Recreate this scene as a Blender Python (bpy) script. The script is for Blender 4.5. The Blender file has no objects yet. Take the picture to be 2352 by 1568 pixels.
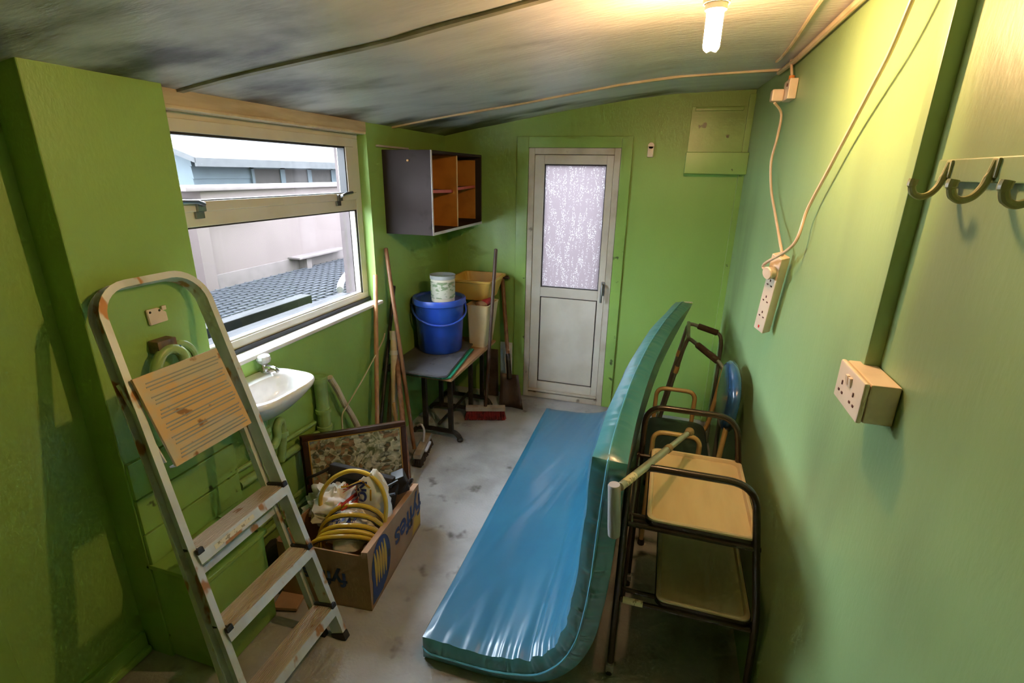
import bpy, bmesh, math, random
from mathutils import Vector, Matrix, noise

random.seed(7)
scene = bpy.context.scene
COL = scene.collection

# ------------------------------------------------------------------ camera
F_PX, PITCH, YAW, ROLL, CAM_H = 1155.03, 0.32386, 0.289237, -0.0173075, 1.85
_f = Vector((-math.sin(YAW) * math.cos(PITCH), math.cos(YAW) * math.cos(PITCH), -math.sin(PITCH)))
_r0 = Vector((math.cos(YAW), math.sin(YAW), 0.0))
_d0 = _f.cross(_r0)
_r = math.cos(ROLL) * _r0 + math.sin(ROLL) * _d0
_d = -math.sin(ROLL) * _r0 + math.cos(ROLL) * _d0
cam_data = bpy.data.cameras.new('camera')
cam_data.sensor_fit = 'HORIZONTAL'
cam_data.sensor_width = 36.0
cam_data.lens = 36.0 * F_PX / 2352.0
cam_data.clip_start = 0.05
cam = bpy.data.objects.new('camera', cam_data)
COL.objects.link(cam)
cam.matrix_world = Matrix(((_r.x, -_d.x, -_f.x, 0), (_r.y, -_d.y, -_f.y, 0), (_r.z, -_d.z, -_f.z, CAM_H), (0, 0, 0, 1)))
scene.camera = cam

# ------------------------------------------------------------------ sky, exposure
world = bpy.data.worlds.new('overcast_sky')
scene.world = world
world.use_nodes = True
_bg = world.node_tree.nodes['Background']
_bg.inputs['Color'].default_value = (0.80, 0.90, 1.0, 1)
_bg.inputs['Strength'].default_value = 22.0
scene.view_settings.view_transform = 'Standard'
scene.view_settings.look = 'None'
scene.view_settings.exposure = 0.76
scene.view_settings.gamma = 1.0
scene.view_settings.use_curve_mapping = False
BULB_STRENGTH = 520.0
BULB_COLOR = (1.0, 0.57, 0.26)
cyc = scene.cycles
cyc.max_bounces = 7
cyc.diffuse_bounces = 4
cyc.glossy_bounces = 3
cyc.transmission_bounces = 4
cyc.transparent_max_bounces = 8
cyc.caustics_reflective = False
cyc.caustics_refractive = False
cyc.sample_clamp_indirect = 6.0
cyc.use_light_tree = False
cyc.use_adaptive_sampling = True
cyc.adaptive_threshold = 0.05
cyc.adaptive_min_samples = 16

# ------------------------------------------------------------------ helpers
V = Vector
PI = math.pi


class B:
    """collects geometry and links it as one mesh object"""
    def __init__(self):
        self.bm = bmesh.new()
        self.bev = False

    def box(self, x0, x1, y0, y1, z0, z1, bev=0.0, seg=2):
        return self.obox(((x0 + x1) / 2, (y0 + y1) / 2, (z0 + z1) / 2), (1, 0, 0), (0, 1, 0), (0, 0, 1),
                         abs(x1 - x0) / 2, abs(y1 - y0) / 2, abs(z1 - z0) / 2, bev, seg)

    def obox(self, c, ax, ay, az, hx, hy, hz, bev=0.0, seg=2):
        c, ax, ay, az = V(c), V(ax).normalized() * hx, V(ay).normalized() * hy, V(az).normalized() * hz
        vs = [self.bm.verts.new(c + i * ax + j * ay + k * az) for k in (-1, 1) for j in (-1, 1) for i in (-1, 1)]
        fs = [self.bm.faces.new([vs[i] for i in q]) for q in
              ((0, 2, 3, 1), (4, 5, 7, 6), (0, 1, 5, 4), (2, 6, 7, 3), (0, 4, 6, 2), (1, 3, 7, 5))]
        if bev > 0:
            self.bev = True
            es = list({e for f in fs for e in f.edges})
            bmesh.ops.bevel(self.bm, geom=es, offset=bev, segments=seg, affect='EDGES', profile=0.5)
        return self

    def tube(self, pts, r, n=10, closed=False, caps=True):
        pts = [V(p) for p in pts]
        m = len(pts)
        rr = r if isinstance(r, (list, tuple)) else [r] * m
        T = []
        for i in range(m):
            a = pts[(i - 1) % m] if (closed or i > 0) else pts[i]
            b = pts[(i + 1) % m] if (closed or i < m - 1) else pts[i]
            t = (b - a)
            T.append(t.normalized() if t.length > 1e-9 else V((0, 0, 1)))
        nrm = T[0].orthogonal().normalized()
        rings = []
        for i in range(m):
            nrm = (nrm - T[i] * nrm.dot(T[i]))
            nrm = nrm.normalized() if nrm.length > 1e-6 else T[i].orthogonal().normalized()
            bn = T[i].cross(nrm)
            rings.append([self.bm.verts.new(pts[i] + rr[i] * (math.cos(2 * PI * k / n) * nrm + math.sin(2 * PI * k / n) * bn)) for k in range(n)])
        for i in range(m if closed else m - 1):
            A, Bq = rings[i], rings[(i + 1) % m]
            off = 0
            if closed and i == m - 1:
                off = min(range(n), key=lambda o: (A[0].co - Bq[o].co).length)
            for k in range(n):
                self.bm.faces.new((A[k], A[(k + 1) % n], Bq[(k + 1 + off) % n], Bq[(k + off) % n]))
        if caps and not closed:
            self.bm.faces.new(rings[0][::-1])
            self.bm.faces.new(rings[-1])
        return self

    def sweep(self, pts, prof, side, closed=False):
        """sweep a 2D profile [(a,b)]: a along in-plane normal, b along `side`"""
        pts = [V(p) for p in pts]
        side = V(side).normalized()
        m = len(pts)
        rings = []
        for i in range(m):
            t0 = (pts[i] - pts[i - 1]).normalized() if i > 0 else (pts[1] - pts[0]).normalized()
            t1 = (pts[i + 1] - pts[i]).normalized() if i < m - 1 else t0
            t = (t0 + t1).normalized()
            nn = side.cross(t).normalized()
            k = 1.0 / max(0.4, t.dot(t0))
            rings.append([self.bm.verts.new(pts[i] + nn * a * k + side * b) for a, b in prof])
        n = len(prof)
        for i in range(m - 1):
            for k in range(n):
                self.bm.faces.new((rings[i][k], rings[i][(k + 1) % n], rings[i + 1][(k + 1) % n], rings[i + 1][k]))
        self.bm.faces.new(rings[0][::-1])
        self.bm.faces.new(rings[-1])
        return self

    def lathe(self, prof, c=(0, 0, 0), axis=(0, 0, 1), n=28, sx=1.0, sy=1.0):
        c, az = V(c), V(axis).normalized()
        ax = az.orthogonal().normalized() if abs(az.z) < 0.99 else V((1, 0, 0))
        ay = az.cross(ax)
        rings = []
        for r, z in prof:
            if r < 1e-6:
                rings.append([self.bm.verts.new(c + az * z)])
            else:
                rings.append([self.bm.verts.new(c + az * z + r * (sx * math.cos(2 * PI * k / n) * ax + sy * math.sin(2 * PI * k / n) * ay)) for k in range(n)])
        for A, Bq in zip(rings, rings[1:]):
            for k in range(n):
                a, b = A[k % len(A)], A[(k + 1) % len(A)]
                c2, d = Bq[(k + 1) % len(Bq)], Bq[k % len(Bq)]
                q = []
                for v in (a, b, c2, d):
                    if v not in q:
                        q.append(v)
                if len(q) >= 3:
                    self.bm.faces.new(q)
        return self

    def prism(self, poly, ext, bev=0.0):
        ext = V(ext)
        a = [self.bm.verts.new(V(p)) for p in poly]
        b = [self.bm.verts.new(V(p) + ext) for p in poly]
        n = len(poly)
        fs = [self.bm.faces.new(a[::-1]), self.bm.faces.new(b)]
        for k in range(n):
            fs.append(self.bm.faces.new((a[k], a[(k + 1) % n], b[(k + 1) % n], b[k])))
        if bev > 0:
            self.bev = True
            es = list({e for f in fs for e in f.edges})
            bmesh.ops.bevel(self.bm, geom=es, offset=bev, segments=2, affect='EDGES')
        return self

    def loft(self, rings, closed=True, cap0=True, cap1=True):
        R = [[self.bm.verts.new(V(p)) for p in ring] for ring in rings]
        n = len(R[0])
        for A, Bq in zip(R, R[1:]):
            for k in range(n if closed else n - 1):
                self.bm.faces.new((A[k], A[(k + 1) % n], Bq[(k + 1) % n], Bq[k]))
        if cap0:
            self.bm.faces.new(R[0][::-1])
        if cap1:
            self.bm.faces.new(R[-1])
        return self

    def sphere(self, c, r, n=14, sc=(1, 1, 1)):
        prof = [(r * math.sin(PI * i / n), -r * math.cos(PI * i / n)) for i in range(n + 1)]
        st = len(self.bm.verts)
        self.lathe([(max(a, 0.0), z) for a, z in prof], (0, 0, 0), (0, 0, 1), n * 2)
        self.bm.verts.ensure_lookup_table()
        for v in self.bm.verts[st:]:
            v.co = V((v.co.x * sc[0], v.co.y * sc[1], v.co.z * sc[2])) + V(c)
        return self

    def obj(self, name, mat, parent=None, loc=None, smooth=35, fix=True):
        me = bpy.data.meshes.new(name)
        if fix:
            bmesh.ops.recalc_face_normals(self.bm, faces=self.bm.faces)
        org = root_loc(parent) if parent else V(loc or (0, 0, 0))
        for v in self.bm.verts:
            v.co -= org
        self.bm.to_mesh(me)
        self.bm.free()
        if smooth:
            for p in me.polygons:
                p.use_smooth = True
            me.set_sharp_from_angle(angle=math.radians(smooth))
        me.materials.append(mat)
        o = bpy.data.objects.new(name, me)
        COL.objects.link(o)
        if self.bev and smooth:
            wn = o.modifiers.new('weighted_normals', 'WEIGHTED_NORMAL')
            wn.keep_sharp = True
        if parent:
            o.parent = parent
        else:
            o.location = org
        return o


def root_loc(o):
    while o.parent:
        o = o.parent
    return V(o.location)


def thing(name, label, cat, loc, group=None):
    o = bpy.data.objects.new(name, None)
    o.empty_display_size = 0.1
    o.location = loc
    COL.objects.link(o)
    o['label'] = label
    o['category'] = cat
    if group:
        o['group'] = group
    return o


def tag(o, label, cat, group=None):
    o['label'] = label
    o['category'] = cat
    if group:
        o['group'] = group
    return o


def struct(o, label=None):
    o['kind'] = 'structure'
    if label:
        o['label'] = label
    return o


def sgroup(name, loc=(0, 0, 0), label=None):
    o = bpy.data.objects.new(name, None)
    o.location = loc
    COL.objects.link(o)
    return struct(o, label)


def px(x, y, ax, v):
    """point where the sight line through a photo pixel meets the plane coordinate[ax] = v"""
    d = _r * ((x - 1176) / F_PX) + _d * ((y - 784) / F_PX) + _f
    c = V((0, 0, CAM_H))
    return c + d * ((v - c[ax]) / d[ax])


def cat_rom(pts, n=8, closed=False):
    pts = [V(p) for p in pts]
    m = len(pts)
    out = []
    for i in range(m if closed else m - 1):
        g = lambda k: pts[k % m] if closed else pts[max(0, min(m - 1, k))]
        p0, p1, p2, p3 = g(i - 1), g(i), g(i + 1), g(i + 2)
        for j in range(n):
            t = j / n
            out.append(0.5 * ((2 * p1) + (p2 - p0) * t + (2 * p0 - 5 * p1 + 4 * p2 - p3) * t * t + (3 * p1 - p0 - 3 * p2 + p3) * t ** 3))
    if not closed:
        out.append(pts[-1])
    return out


def fillet(pts, r, n=6):
    """polyline with rounded corners"""
    pts = [V(p) for p in pts]
    out = [pts[0]]
    for i in range(1, len(pts) - 1):
        a, b, c = pts[i - 1], pts[i], pts[i + 1]
        u, w = (a - b), (c - b)
        rr = min(r, u.length * 0.49, w.length * 0.49)
        p, q = b + u.normalized() * rr, b + w.normalized() * rr
        for j in range(n + 1):
            t = j / n
            out.append((1 - t) ** 2 * p + 2 * t * (1 - t) * b + t * t * q)
    out.append(pts[-1])
    return out


def text_mesh(name, s, size, origin, ex, ey, mat, parent, depth=0.0004, shear=0.0, bold=0.0):
    cu = bpy.data.curves.new(name, 'FONT')
    cu.body = s
    cu.size = size
    cu.align_x = 'CENTER'
    cu.align_y = 'CENTER'
    cu.offset = bold
    cu.shear = shear
    to = bpy.data.objects.new(name, cu)
    COL.objects.link(to)
    dg = bpy.context.evaluated_depsgraph_get()
    me = bpy.data.meshes.new_from_object(to.evaluated_get(dg))
    bpy.data.objects.remove(to)
    bpy.data.curves.remove(cu)
    ex, ey = V(ex).normalized(), V(ey).normalized()
    ez = ex.cross(ey)
    org = V(origin) - root_loc(parent)
    for v in me.vertices:
        v.co = org + ex * v.co.x + ey * v.co.y + ez * depth
    me.materials.clear()
    me.materials.append(mat)
    me.name = name
    o = bpy.data.objects.new(name, me)
    COL.objects.link(o)
    o.parent = parent
    return o


# ------------------------------------------------------------------ materials
def mat(name, col, rough=0.5, metal=0.0, col2=None, scale=6.0, lo=0.4, hi=0.65, stretch=(1, 1, 1), bump=0.0, bscale=60.0,
        coat=0.0, spec=0.5, detail=4.0, col3=None, scale3=25.0, lo3=0.62, hi3=0.7, world_co=False, emit=None, estr=0.0,
        trans=0.0, alpha=1.0, rough2=None):
    m = bpy.data.materials.new(name)
    m.use_nodes = True
    nt = m.node_tree
    N, L = nt.nodes, nt.links
    p = N['Principled BSDF']
    p.inputs['Base Color'].default_value = (*col, 1)
    p.inputs['Roughness'].default_value = rough
    p.inputs['Metallic'].default_value = metal
    p.inputs['Coat Weight'].default_value = coat
    p.inputs['Coat Roughness'].default_value = 0.22
    p.inputs['Specular IOR Level'].default_value = spec
    p.inputs['Transmission Weight'].default_value = trans
    if emit:
        p.inputs['Emission Color'].default_value = (*emit, 1)
        p.inputs['Emission Strength'].default_value = estr
    tc = N.new('ShaderNodeTexCoord')
    mp = N.new('ShaderNodeMapping')
    mp.inputs['Scale'].default_value = stretch
    if world_co:
        geo = N.new('ShaderNodeNewGeometry')
        L.new(geo.outputs['Position'], mp.inputs['Vector'])
    else:
        L.new(tc.outputs['Object'], mp.inputs['Vector'])

    def nz(sc, det=4.0):
        t = N.new('ShaderNodeTexNoise')
        t.inputs['Scale'].default_value = sc
        t.inputs['Detail'].default_value = det
        L.new(mp.outputs['Vector'], t.inputs['Vector'])
        return t

    def ramp(src, a, b):
        r = N.new('ShaderNodeMapRange')
        r.interpolation_type = 'SMOOTHSTEP'
        r.inputs['From Min'].default_value = a
        r.inputs['From Max'].default_value = b
        L.new(src, r.inputs['Value'])
        return r.outputs['Result']

    cur = None
    if col2:
        mx = N.new('ShaderNodeMix')
        mx.data_type = 'RGBA'
        mx.inputs['A'].default_value = (*col, 1)
        mx.inputs['B'].default_value = (*col2, 1)
        f = ramp(nz(scale, detail).outputs['Fac'], lo, hi)
        L.new(f, mx.inputs['Factor'])
        cur = mx.outputs['Result']
        if rough2 is not None:
            rm = N.new('ShaderNodeMapRange')
            rm.inputs['To Min'].default_value = rough
            rm.inputs['To Max'].default_value = rough2
            L.new(f, rm.inputs['Value'])
            L.new(rm.outputs['Result'], p.inputs['Roughness'])
    if col3:
        mx = N.new('ShaderNodeMix')
        mx.data_type = 'RGBA'
        if cur:
            L.new(cur, mx.inputs['A'])
        else:
            mx.inputs['A'].default_value = (*col, 1)
        mx.inputs['B'].default_value = (*col3, 1)
        L.new(ramp(nz(scale3, 3.0).outputs['Fac'], lo3, hi3), mx.inputs['Factor'])
        cur = mx.outputs['Result']
    if cur:
        L.new(cur, p.inputs['Base Color'])
    if bump > 0:
        bp = N.new('ShaderNodeBump')
        bp.inputs['Strength'].default_value = bump
        bp.inputs['Distance'].default_value = 0.01
        L.new(nz(bscale, 3.0).outputs['Fac'], bp.inputs['Height'])
        L.new(bp.outputs['Normal'], p.inputs['Normal'])
    return m


def plain(name, col, rough=0.5, metal=0.0, **k):
    """nearly even surface with a faint mottling"""
    return mat(name, col, rough, metal, col2=tuple(c * 0.82 for c in col), scale=9.0, lo=0.35, hi=0.75, **k)


M = {}
# green emulsion, patchy, with rubbed darker grime
M['green'] = mat('green_wall_paint', (0.275, 0.45, 0.105), 0.40, col2=(0.24, 0.40, 0.09), scale=2.2, lo=0.35, hi=0.7, bump=0.10, bscale=90,
                 col3=(0.15, 0.205, 0.07), scale3=1.35, lo3=0.60, hi3=0.85, world_co=True, stretch=(1, 1, 0.55))
M['green_pale'] = mat('pale_green_wall_paint', (0.300, 0.455, 0.205), 0.40, col2=(0.265, 0.41, 0.18), scale=2.2, lo=0.35, hi=0.7, bump=0.07, bscale=90,
                       col3=(0.12, 0.155, 0.075), scale3=1.5, lo3=0.50, hi3=0.80, world_co=True, stretch=(1, 1, 0.35))  # paler, mintier green for the right wall and its fittings
M['green_gloss'] = mat('green_gloss_paint', (0.27, 0.45, 0.105), 0.3, col2=(0.235, 0.395, 0.09), scale=5, bump=0.05, bscale=60,
                       col3=(0.07, 0.10, 0.03), scale3=14, lo3=0.68, hi3=0.74)
M['green_pipe'] = mat('green_painted_pipe', (0.29, 0.44, 0.15), 0.35, col2=(0.23, 0.36, 0.11), scale=12, bump=0.1, bscale=80)
M['concrete'] = mat('worn_concrete', (0.42, 0.42, 0.425), 0.55, col2=(0.27, 0.268, 0.265), scale=2.4, lo=0.40, hi=0.66, bump=0.25, bscale=70,
                    col3=(0.10, 0.095, 0.085), scale3=7.0, lo3=0.60, hi3=0.76, rough2=0.75, detail=8)
M['upvc'] = mat('aged_white_plastic', (0.64, 0.60, 0.52), 0.35, col2=(0.57, 0.525, 0.44), scale=4, bump=0.02)
M['upvc_grime'] = mat('grimy_white_plastic', (0.58, 0.54, 0.46), 0.4, col2=(0.45, 0.40, 0.31), scale=5, col3=(0.22, 0.19, 0.14), scale3=11, lo3=0.66, hi3=0.75)
M['white_gloss'] = mat('white_sill', (0.80, 0.80, 0.80), 0.3, col2=(0.68, 0.68, 0.68), scale=6)
M['timber'] = mat('bare_timber', (0.54, 0.44, 0.30), 0.6, col2=(0.45, 0.355, 0.23), scale=7, stretch=(4, 0.6, 4), bump=0.1)
M['batten'] = mat('cream_batten', (0.66, 0.53, 0.35), 0.5, col2=(0.52, 0.40, 0.25), scale=10)
M['batten_dirty'] = mat('grimy_batten', (0.36, 0.33, 0.22), 0.5, col2=(0.22, 0.21, 0.13), scale=8)
M['gasket'] = plain('black_rubber', (0.012, 0.012, 0.012), 0.6)
M['black_metal'] = mat('black_iron', (0.012, 0.012, 0.013), 0.45, col2=(0.03, 0.025, 0.02), scale=18, bump=0.15, bscale=90)
M['gap_shade'] = plain('shadow_gap', (0.20, 0.18, 0.15), 0.6)  # dark tone paints in the shade of the gap round the door leaf
M['chrome'] = plain('chrome', (0.78, 0.78, 0.80), 0.12, 1.0)
M['handle_metal'] = plain('dull_steel', (0.32, 0.33, 0.33), 0.35, 1.0)
M['alu'] = mat('weathered_aluminium', (0.66, 0.69, 0.70), 0.42, 0.2, col2=(0.54, 0.56, 0.55), scale=9, col3=(0.42, 0.19, 0.06), scale3=13, lo3=0.585, hi3=0.66,
               stretch=(1, 1, 0.5))
M['alu_step'] = mat('splattered_step', (0.46, 0.40, 0.345), 0.5, 0.1, col2=(0.60, 0.54, 0.48), scale=8, col3=(0.25, 0.13, 0.06), scale3=20, lo3=0.63, hi3=0.70, stretch=(1, 0.4, 1))
M['platform'] = mat('rusty_platform', (0.64, 0.40, 0.17), 0.55, 0.1, col2=(0.52, 0.44, 0.30), scale=7, lo=0.42, hi=0.6, col3=(0.26, 0.12, 0.04), scale3=16, lo3=0.62, hi3=0.70)
M['rib'] = plain('grey_rib', (0.30, 0.31, 0.29), 0.45, 0.3)
M['black_plastic'] = plain('black_plastic', (0.018, 0.018, 0.018), 0.45)
M['vinyl'] = mat('teal_vinyl', (0.018, 0.125, 0.225), 0.36, col2=(0.020, 0.145, 0.25), scale=3, bump=0.05, bscale=16, coat=0.5, spec=0.7)
M['vinyl_side_lit'] = mat('lit_teal_vinyl_edge', (0.034, 0.19, 0.245), 0.34, col2=(0.044, 0.215, 0.265), scale=5, bump=0.12, bscale=22, coat=0.6, spec=0.8)  # same vinyl as the cover, lightened: bulb light on the edge put into the colour
M['piping'] = plain('blue_piping', (0.10, 0.36, 0.50), 0.3)
M['ceramic'] = plain('white_ceramic', (0.86, 0.86, 0.86), 0.12, coat=0.4)
M['crystal'] = mat('clear_acrylic', (0.88, 0.90, 0.92), 0.08, trans=0.25)
M['wood_pale'] = mat('pale_wood_handle', (0.52, 0.27, 0.13), 0.45, col2=(0.42, 0.20, 0.09), scale=10, stretch=(5, 5, 0.6))
M['wood_brown'] = mat('brown_wood_handle', (0.25, 0.115, 0.05), 0.5, col2=(0.16, 0.07, 0.03), scale=10, stretch=(5, 5, 0.6))
M['wood_dark'] = mat('dark_wood_handle', (0.075, 0.042, 0.026), 0.5, col2=(0.045, 0.026, 0.016), scale=10, stretch=(5, 5, 0.6))
M['cupboard'] = mat('dark_brown_laminate', (0.026, 0.0175, 0.016), 0.65, col2=(0.034, 0.024, 0.0225), scale=3, spec=0.2, col3=(0.015, 0.010, 0.009), scale3=6, lo3=0.62, hi3=0.75)
M['cup_edge'] = plain('silver_edge_strip', (0.55, 0.52, 0.55), 0.4)
M['hardboard'] = mat('orange_hardboard', (0.50, 0.20, 0.03), 0.6, col2=(0.40, 0.15, 0.02), scale=8)
M['cup_red'] = plain('red_shelf_edge', (0.55, 0.10, 0.08), 0.5)
M['raw_edge'] = plain('raw_chipboard_edge', (0.60, 0.36, 0.14), 0.6)
M['slate'] = mat('slate_grey_laminate', (0.085, 0.085, 0.092), 0.4, col2=(0.12, 0.12, 0.13), scale=4, col3=(0.05, 0.05, 0.05), scale3=30)
M['green_edge'] = plain('jade_edge', (0.02, 0.26, 0.15), 0.4)
M['wood_top'] = mat('worn_wood_top', (0.36, 0.19, 0.09), 0.5, col2=(0.28, 0.14, 0.06), scale=6, stretch=(4, 0.7, 1))
M['bucket'] = plain('blue_bucket_plastic', (0.018, 0.075, 0.50), 0.32, coat=0.2)
M['bucket_lid'] = plain('blue_lid_plastic', (0.035, 0.10, 0.58), 0.35)
M['tub'] = mat('translucent_tub', (0.66, 0.62, 0.50), 0.35, col2=(0.55, 0.50, 0.38), scale=8)
M['tub_label'] = mat('printed_tub_label', (0.52, 0.52, 0.42), 0.5, col2=(0.20, 0.27, 0.15), scale=22, lo=0.5, hi=0.56, stretch=(1, 1, 2.2), col3=(0.55, 0.38, 0.25), scale3=9, lo3=0.58, hi3=0.66)
M['clear_lid'] = mat('clear_lid', (0.75, 0.80, 0.80), 0.12, trans=0.5)
M['cream_bin'] = mat('cream_bin', (0.72, 0.58, 0.32), 0.45, col2=(0.63, 0.49, 0.26), scale=4)
M['yellow_tray'] = mat('yellow_tray', (0.66, 0.42, 0.085), 0.45, col2=(0.56, 0.33, 0.06), scale=4, col3=(0.12, 0.08, 0.03), scale3=9, lo3=0.66, hi3=0.76)
M['red_cloth'] = mat('dark_red_cloth', (0.33, 0.02, 0.02), 0.8, col2=(0.17, 0.03, 0.02), scale=12)
M['bristle_red'] = mat('red_bristles', (0.24, 0.018, 0.022), 0.8, col2=(0.10, 0.01, 0.012), scale=30)
M['bristle_black'] = mat('dark_bristles', (0.03, 0.024, 0.022), 0.85, col2=(0.05, 0.035, 0.03), scale=30)
M['broom_block'] = mat('pale_broom_block', (0.45, 0.38, 0.30), 0.6, col2=(0.30, 0.23, 0.17), scale=10)
M['spade'] = mat('rusty_spade', (0.13, 0.09, 0.065), 0.55, 0.4, col2=(0.075, 0.05, 0.04), scale=10)
M['card'] = mat('brown_cardboard', (0.36, 0.215, 0.115), 0.8, col2=(0.30, 0.17, 0.085), scale=5, bump=0.08, bscale=120, stretch=(1, 1, 0.5))
M['card_edge'] = plain('cardboard_edge', (0.46, 0.28, 0.17), 0.8)
M['ink_blue'] = plain('navy_print', (0.022, 0.045, 0.13), 0.7)
M['ink_yellow'] = plain('ochre_print', (0.52, 0.30, 0.035), 0.7)
M['ink_red'] = plain('red_print', (0.62, 0.06, 0.03), 0.5)
M['bag_blue'] = plain('blue_print', (0.03, 0.06, 0.33), 0.4)
M['bag_yellow'] = plain('yellow_print', (0.75, 0.42, 0.05), 0.4)
M['hose'] = mat('yellow_hose', (0.62, 0.42, 0.035), 0.32, col2=(0.52, 0.36, 0.05), scale=6, coat=0.3)
M['hose_stripe'] = plain('grey_hose_stripe', (0.06, 0.07, 0.09), 0.4)
M['bag'] = mat('white_carrier_bag', (0.86, 0.84, 0.80), 0.38, col2=(0.78, 0.74, 0.68), scale=7, bump=0.25, bscale=14)
M['black_cloth'] = mat('black_cloth', (0.016, 0.015, 0.016), 0.75, col2=(0.03, 0.027, 0.027), scale=12, bump=0.3, bscale=25)
M['frame_wood'] = mat('dark_picture_frame', (0.06, 0.024, 0.014), 0.35, col2=(0.035, 0.016, 0.01), scale=9)
M['frame_gilt'] = plain('gilt_slip', (0.60, 0.36, 0.08), 0.4, 0.3)
M['brown_tube'] = plain('dark_brown_tube', (0.030, 0.019, 0.014), 0.24, coat=0.3)
M['tray_wood'] = mat('beech_tray', (0.80, 0.60, 0.37), 0.33, col2=(0.74, 0.54, 0.32), scale=5, stretch=(3, 0.6, 1))
M['tray_edge'] = plain('pale_tray_rim', (0.82, 0.64, 0.44), 0.3)
M['cream_tube'] = plain('cream_tube', (0.66, 0.46, 0.20), 0.3, coat=0.3)
M['seat_vinyl'] = plain('dark_teal_seat', (0.018, 0.035, 0.040), 0.4)
M['back_vinyl'] = plain('blue_back_pad', (0.035, 0.115, 0.27), 0.22, coat=0.5)
M['walker_tube'] = plain('grey_tube', (0.34, 0.34, 0.30), 0.35, 0.6)
M['foam'] = mat('brown_foam_grip', (0.085, 0.062, 0.045), 0.9, bump=0.3, bscale=120)
M['stick_tube'] = mat('grey_stick_tube', (0.40, 0.42, 0.36), 0.35, 0.35, col2=(0.33, 0.35, 0.30), scale=12)
M['grip_grey'] = plain('grey_grip', (0.36, 0.35, 0.37), 0.5)
M['ferrule'] = plain('tan_rubber', (0.28, 0.20, 0.10), 0.7)
M['sticker'] = mat('printed_sticker', (0.72, 0.66, 0.50), 0.5, col2=(0.35, 0.30, 0.20), scale=60, lo=0.56, hi=0.60)
M['switch'] = plain('white_switch_plastic', (0.80, 0.66, 0.52), 0.3)
M['slot'] = plain('dark_slot', (0.10, 0.03, 0.02), 0.6)
M['red_mark'] = plain('red_neon', (0.70, 0.03, 0.02), 0.4)
M['cable'] = plain('white_cable', (0.74, 0.56, 0.40), 0.4)
M['fuse'] = plain('orange_gland', (0.70, 0.25, 0.05), 0.5)
M['olive_hook'] = plain('painted_olive_hook', (0.34, 0.35, 0.17), 0.3, 0.0)
M['string'] = plain('cream_string', (0.60, 0.50, 0.34), 0.7)
M['lagging'] = mat('white_lagging', (0.66, 0.58, 0.46), 0.7, col2=(0.55, 0.46, 0.34), scale=14, bump=0.4, bscale=50)
M['blue_tag'] = plain('blue_tag', (0.06, 0.22, 0.48), 0.5)
M['grey_valve'] = mat('grey_valve', (0.10, 0.085, 0.065), 0.5, col2=(0.20, 0.12, 0.06), scale=20)
# outside
M['pink_render'] = mat('pale_pink_render', (0.0794, 0.0610, 0.0592), 0.8, col2=(0.0739, 0.0567, 0.0549), scale=3, spec=0.1)
M['pink_trim'] = plain('pale_pink_trim', (0.0794, 0.0644, 0.0631), 0.7, spec=0.1)
M['shed_blue'] = mat('pale_blue_boards', (0.0395, 0.0498, 0.0549), 0.7, col2=(0.0360, 0.0451, 0.0498), scale=5, spec=0.1)
M['shed_roof'] = plain('pale_roof', (0.0334, 0.0339, 0.0343), 0.7, spec=0.1)
M['shed_glass'] = plain('dull_shed_glass', (0.030, 0.027, 0.025), 0.6, spec=0.02)
M['felt'] = mat('grey_roof_felt', (0.0198, 0.0210, 0.0266), 0.8, col2=(0.0249, 0.0262, 0.0313), scale=4, spec=0.1)
M['mesh_wire'] = plain('blue_grey_mesh', (0.0352, 0.0365, 0.0429), 0.6, spec=0.1)
M['weathered'] = mat('weathered_board', (0.024, 0.0235, 0.0245), 0.8, spec=0.1, col2=(0.014, 0.0135, 0.0145), scale=8, stretch=(3, 0.5, 3))
M['pale_pipe'] = plain('white_hose_pipe', (0.0730, 0.0730, 0.0739), 0.4)
M['ground'] = mat('yard_ground', (0.0888, 0.0851, 0.0814), 0.9, col2=(0.0666, 0.0651, 0.0629), scale=2)


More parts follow.
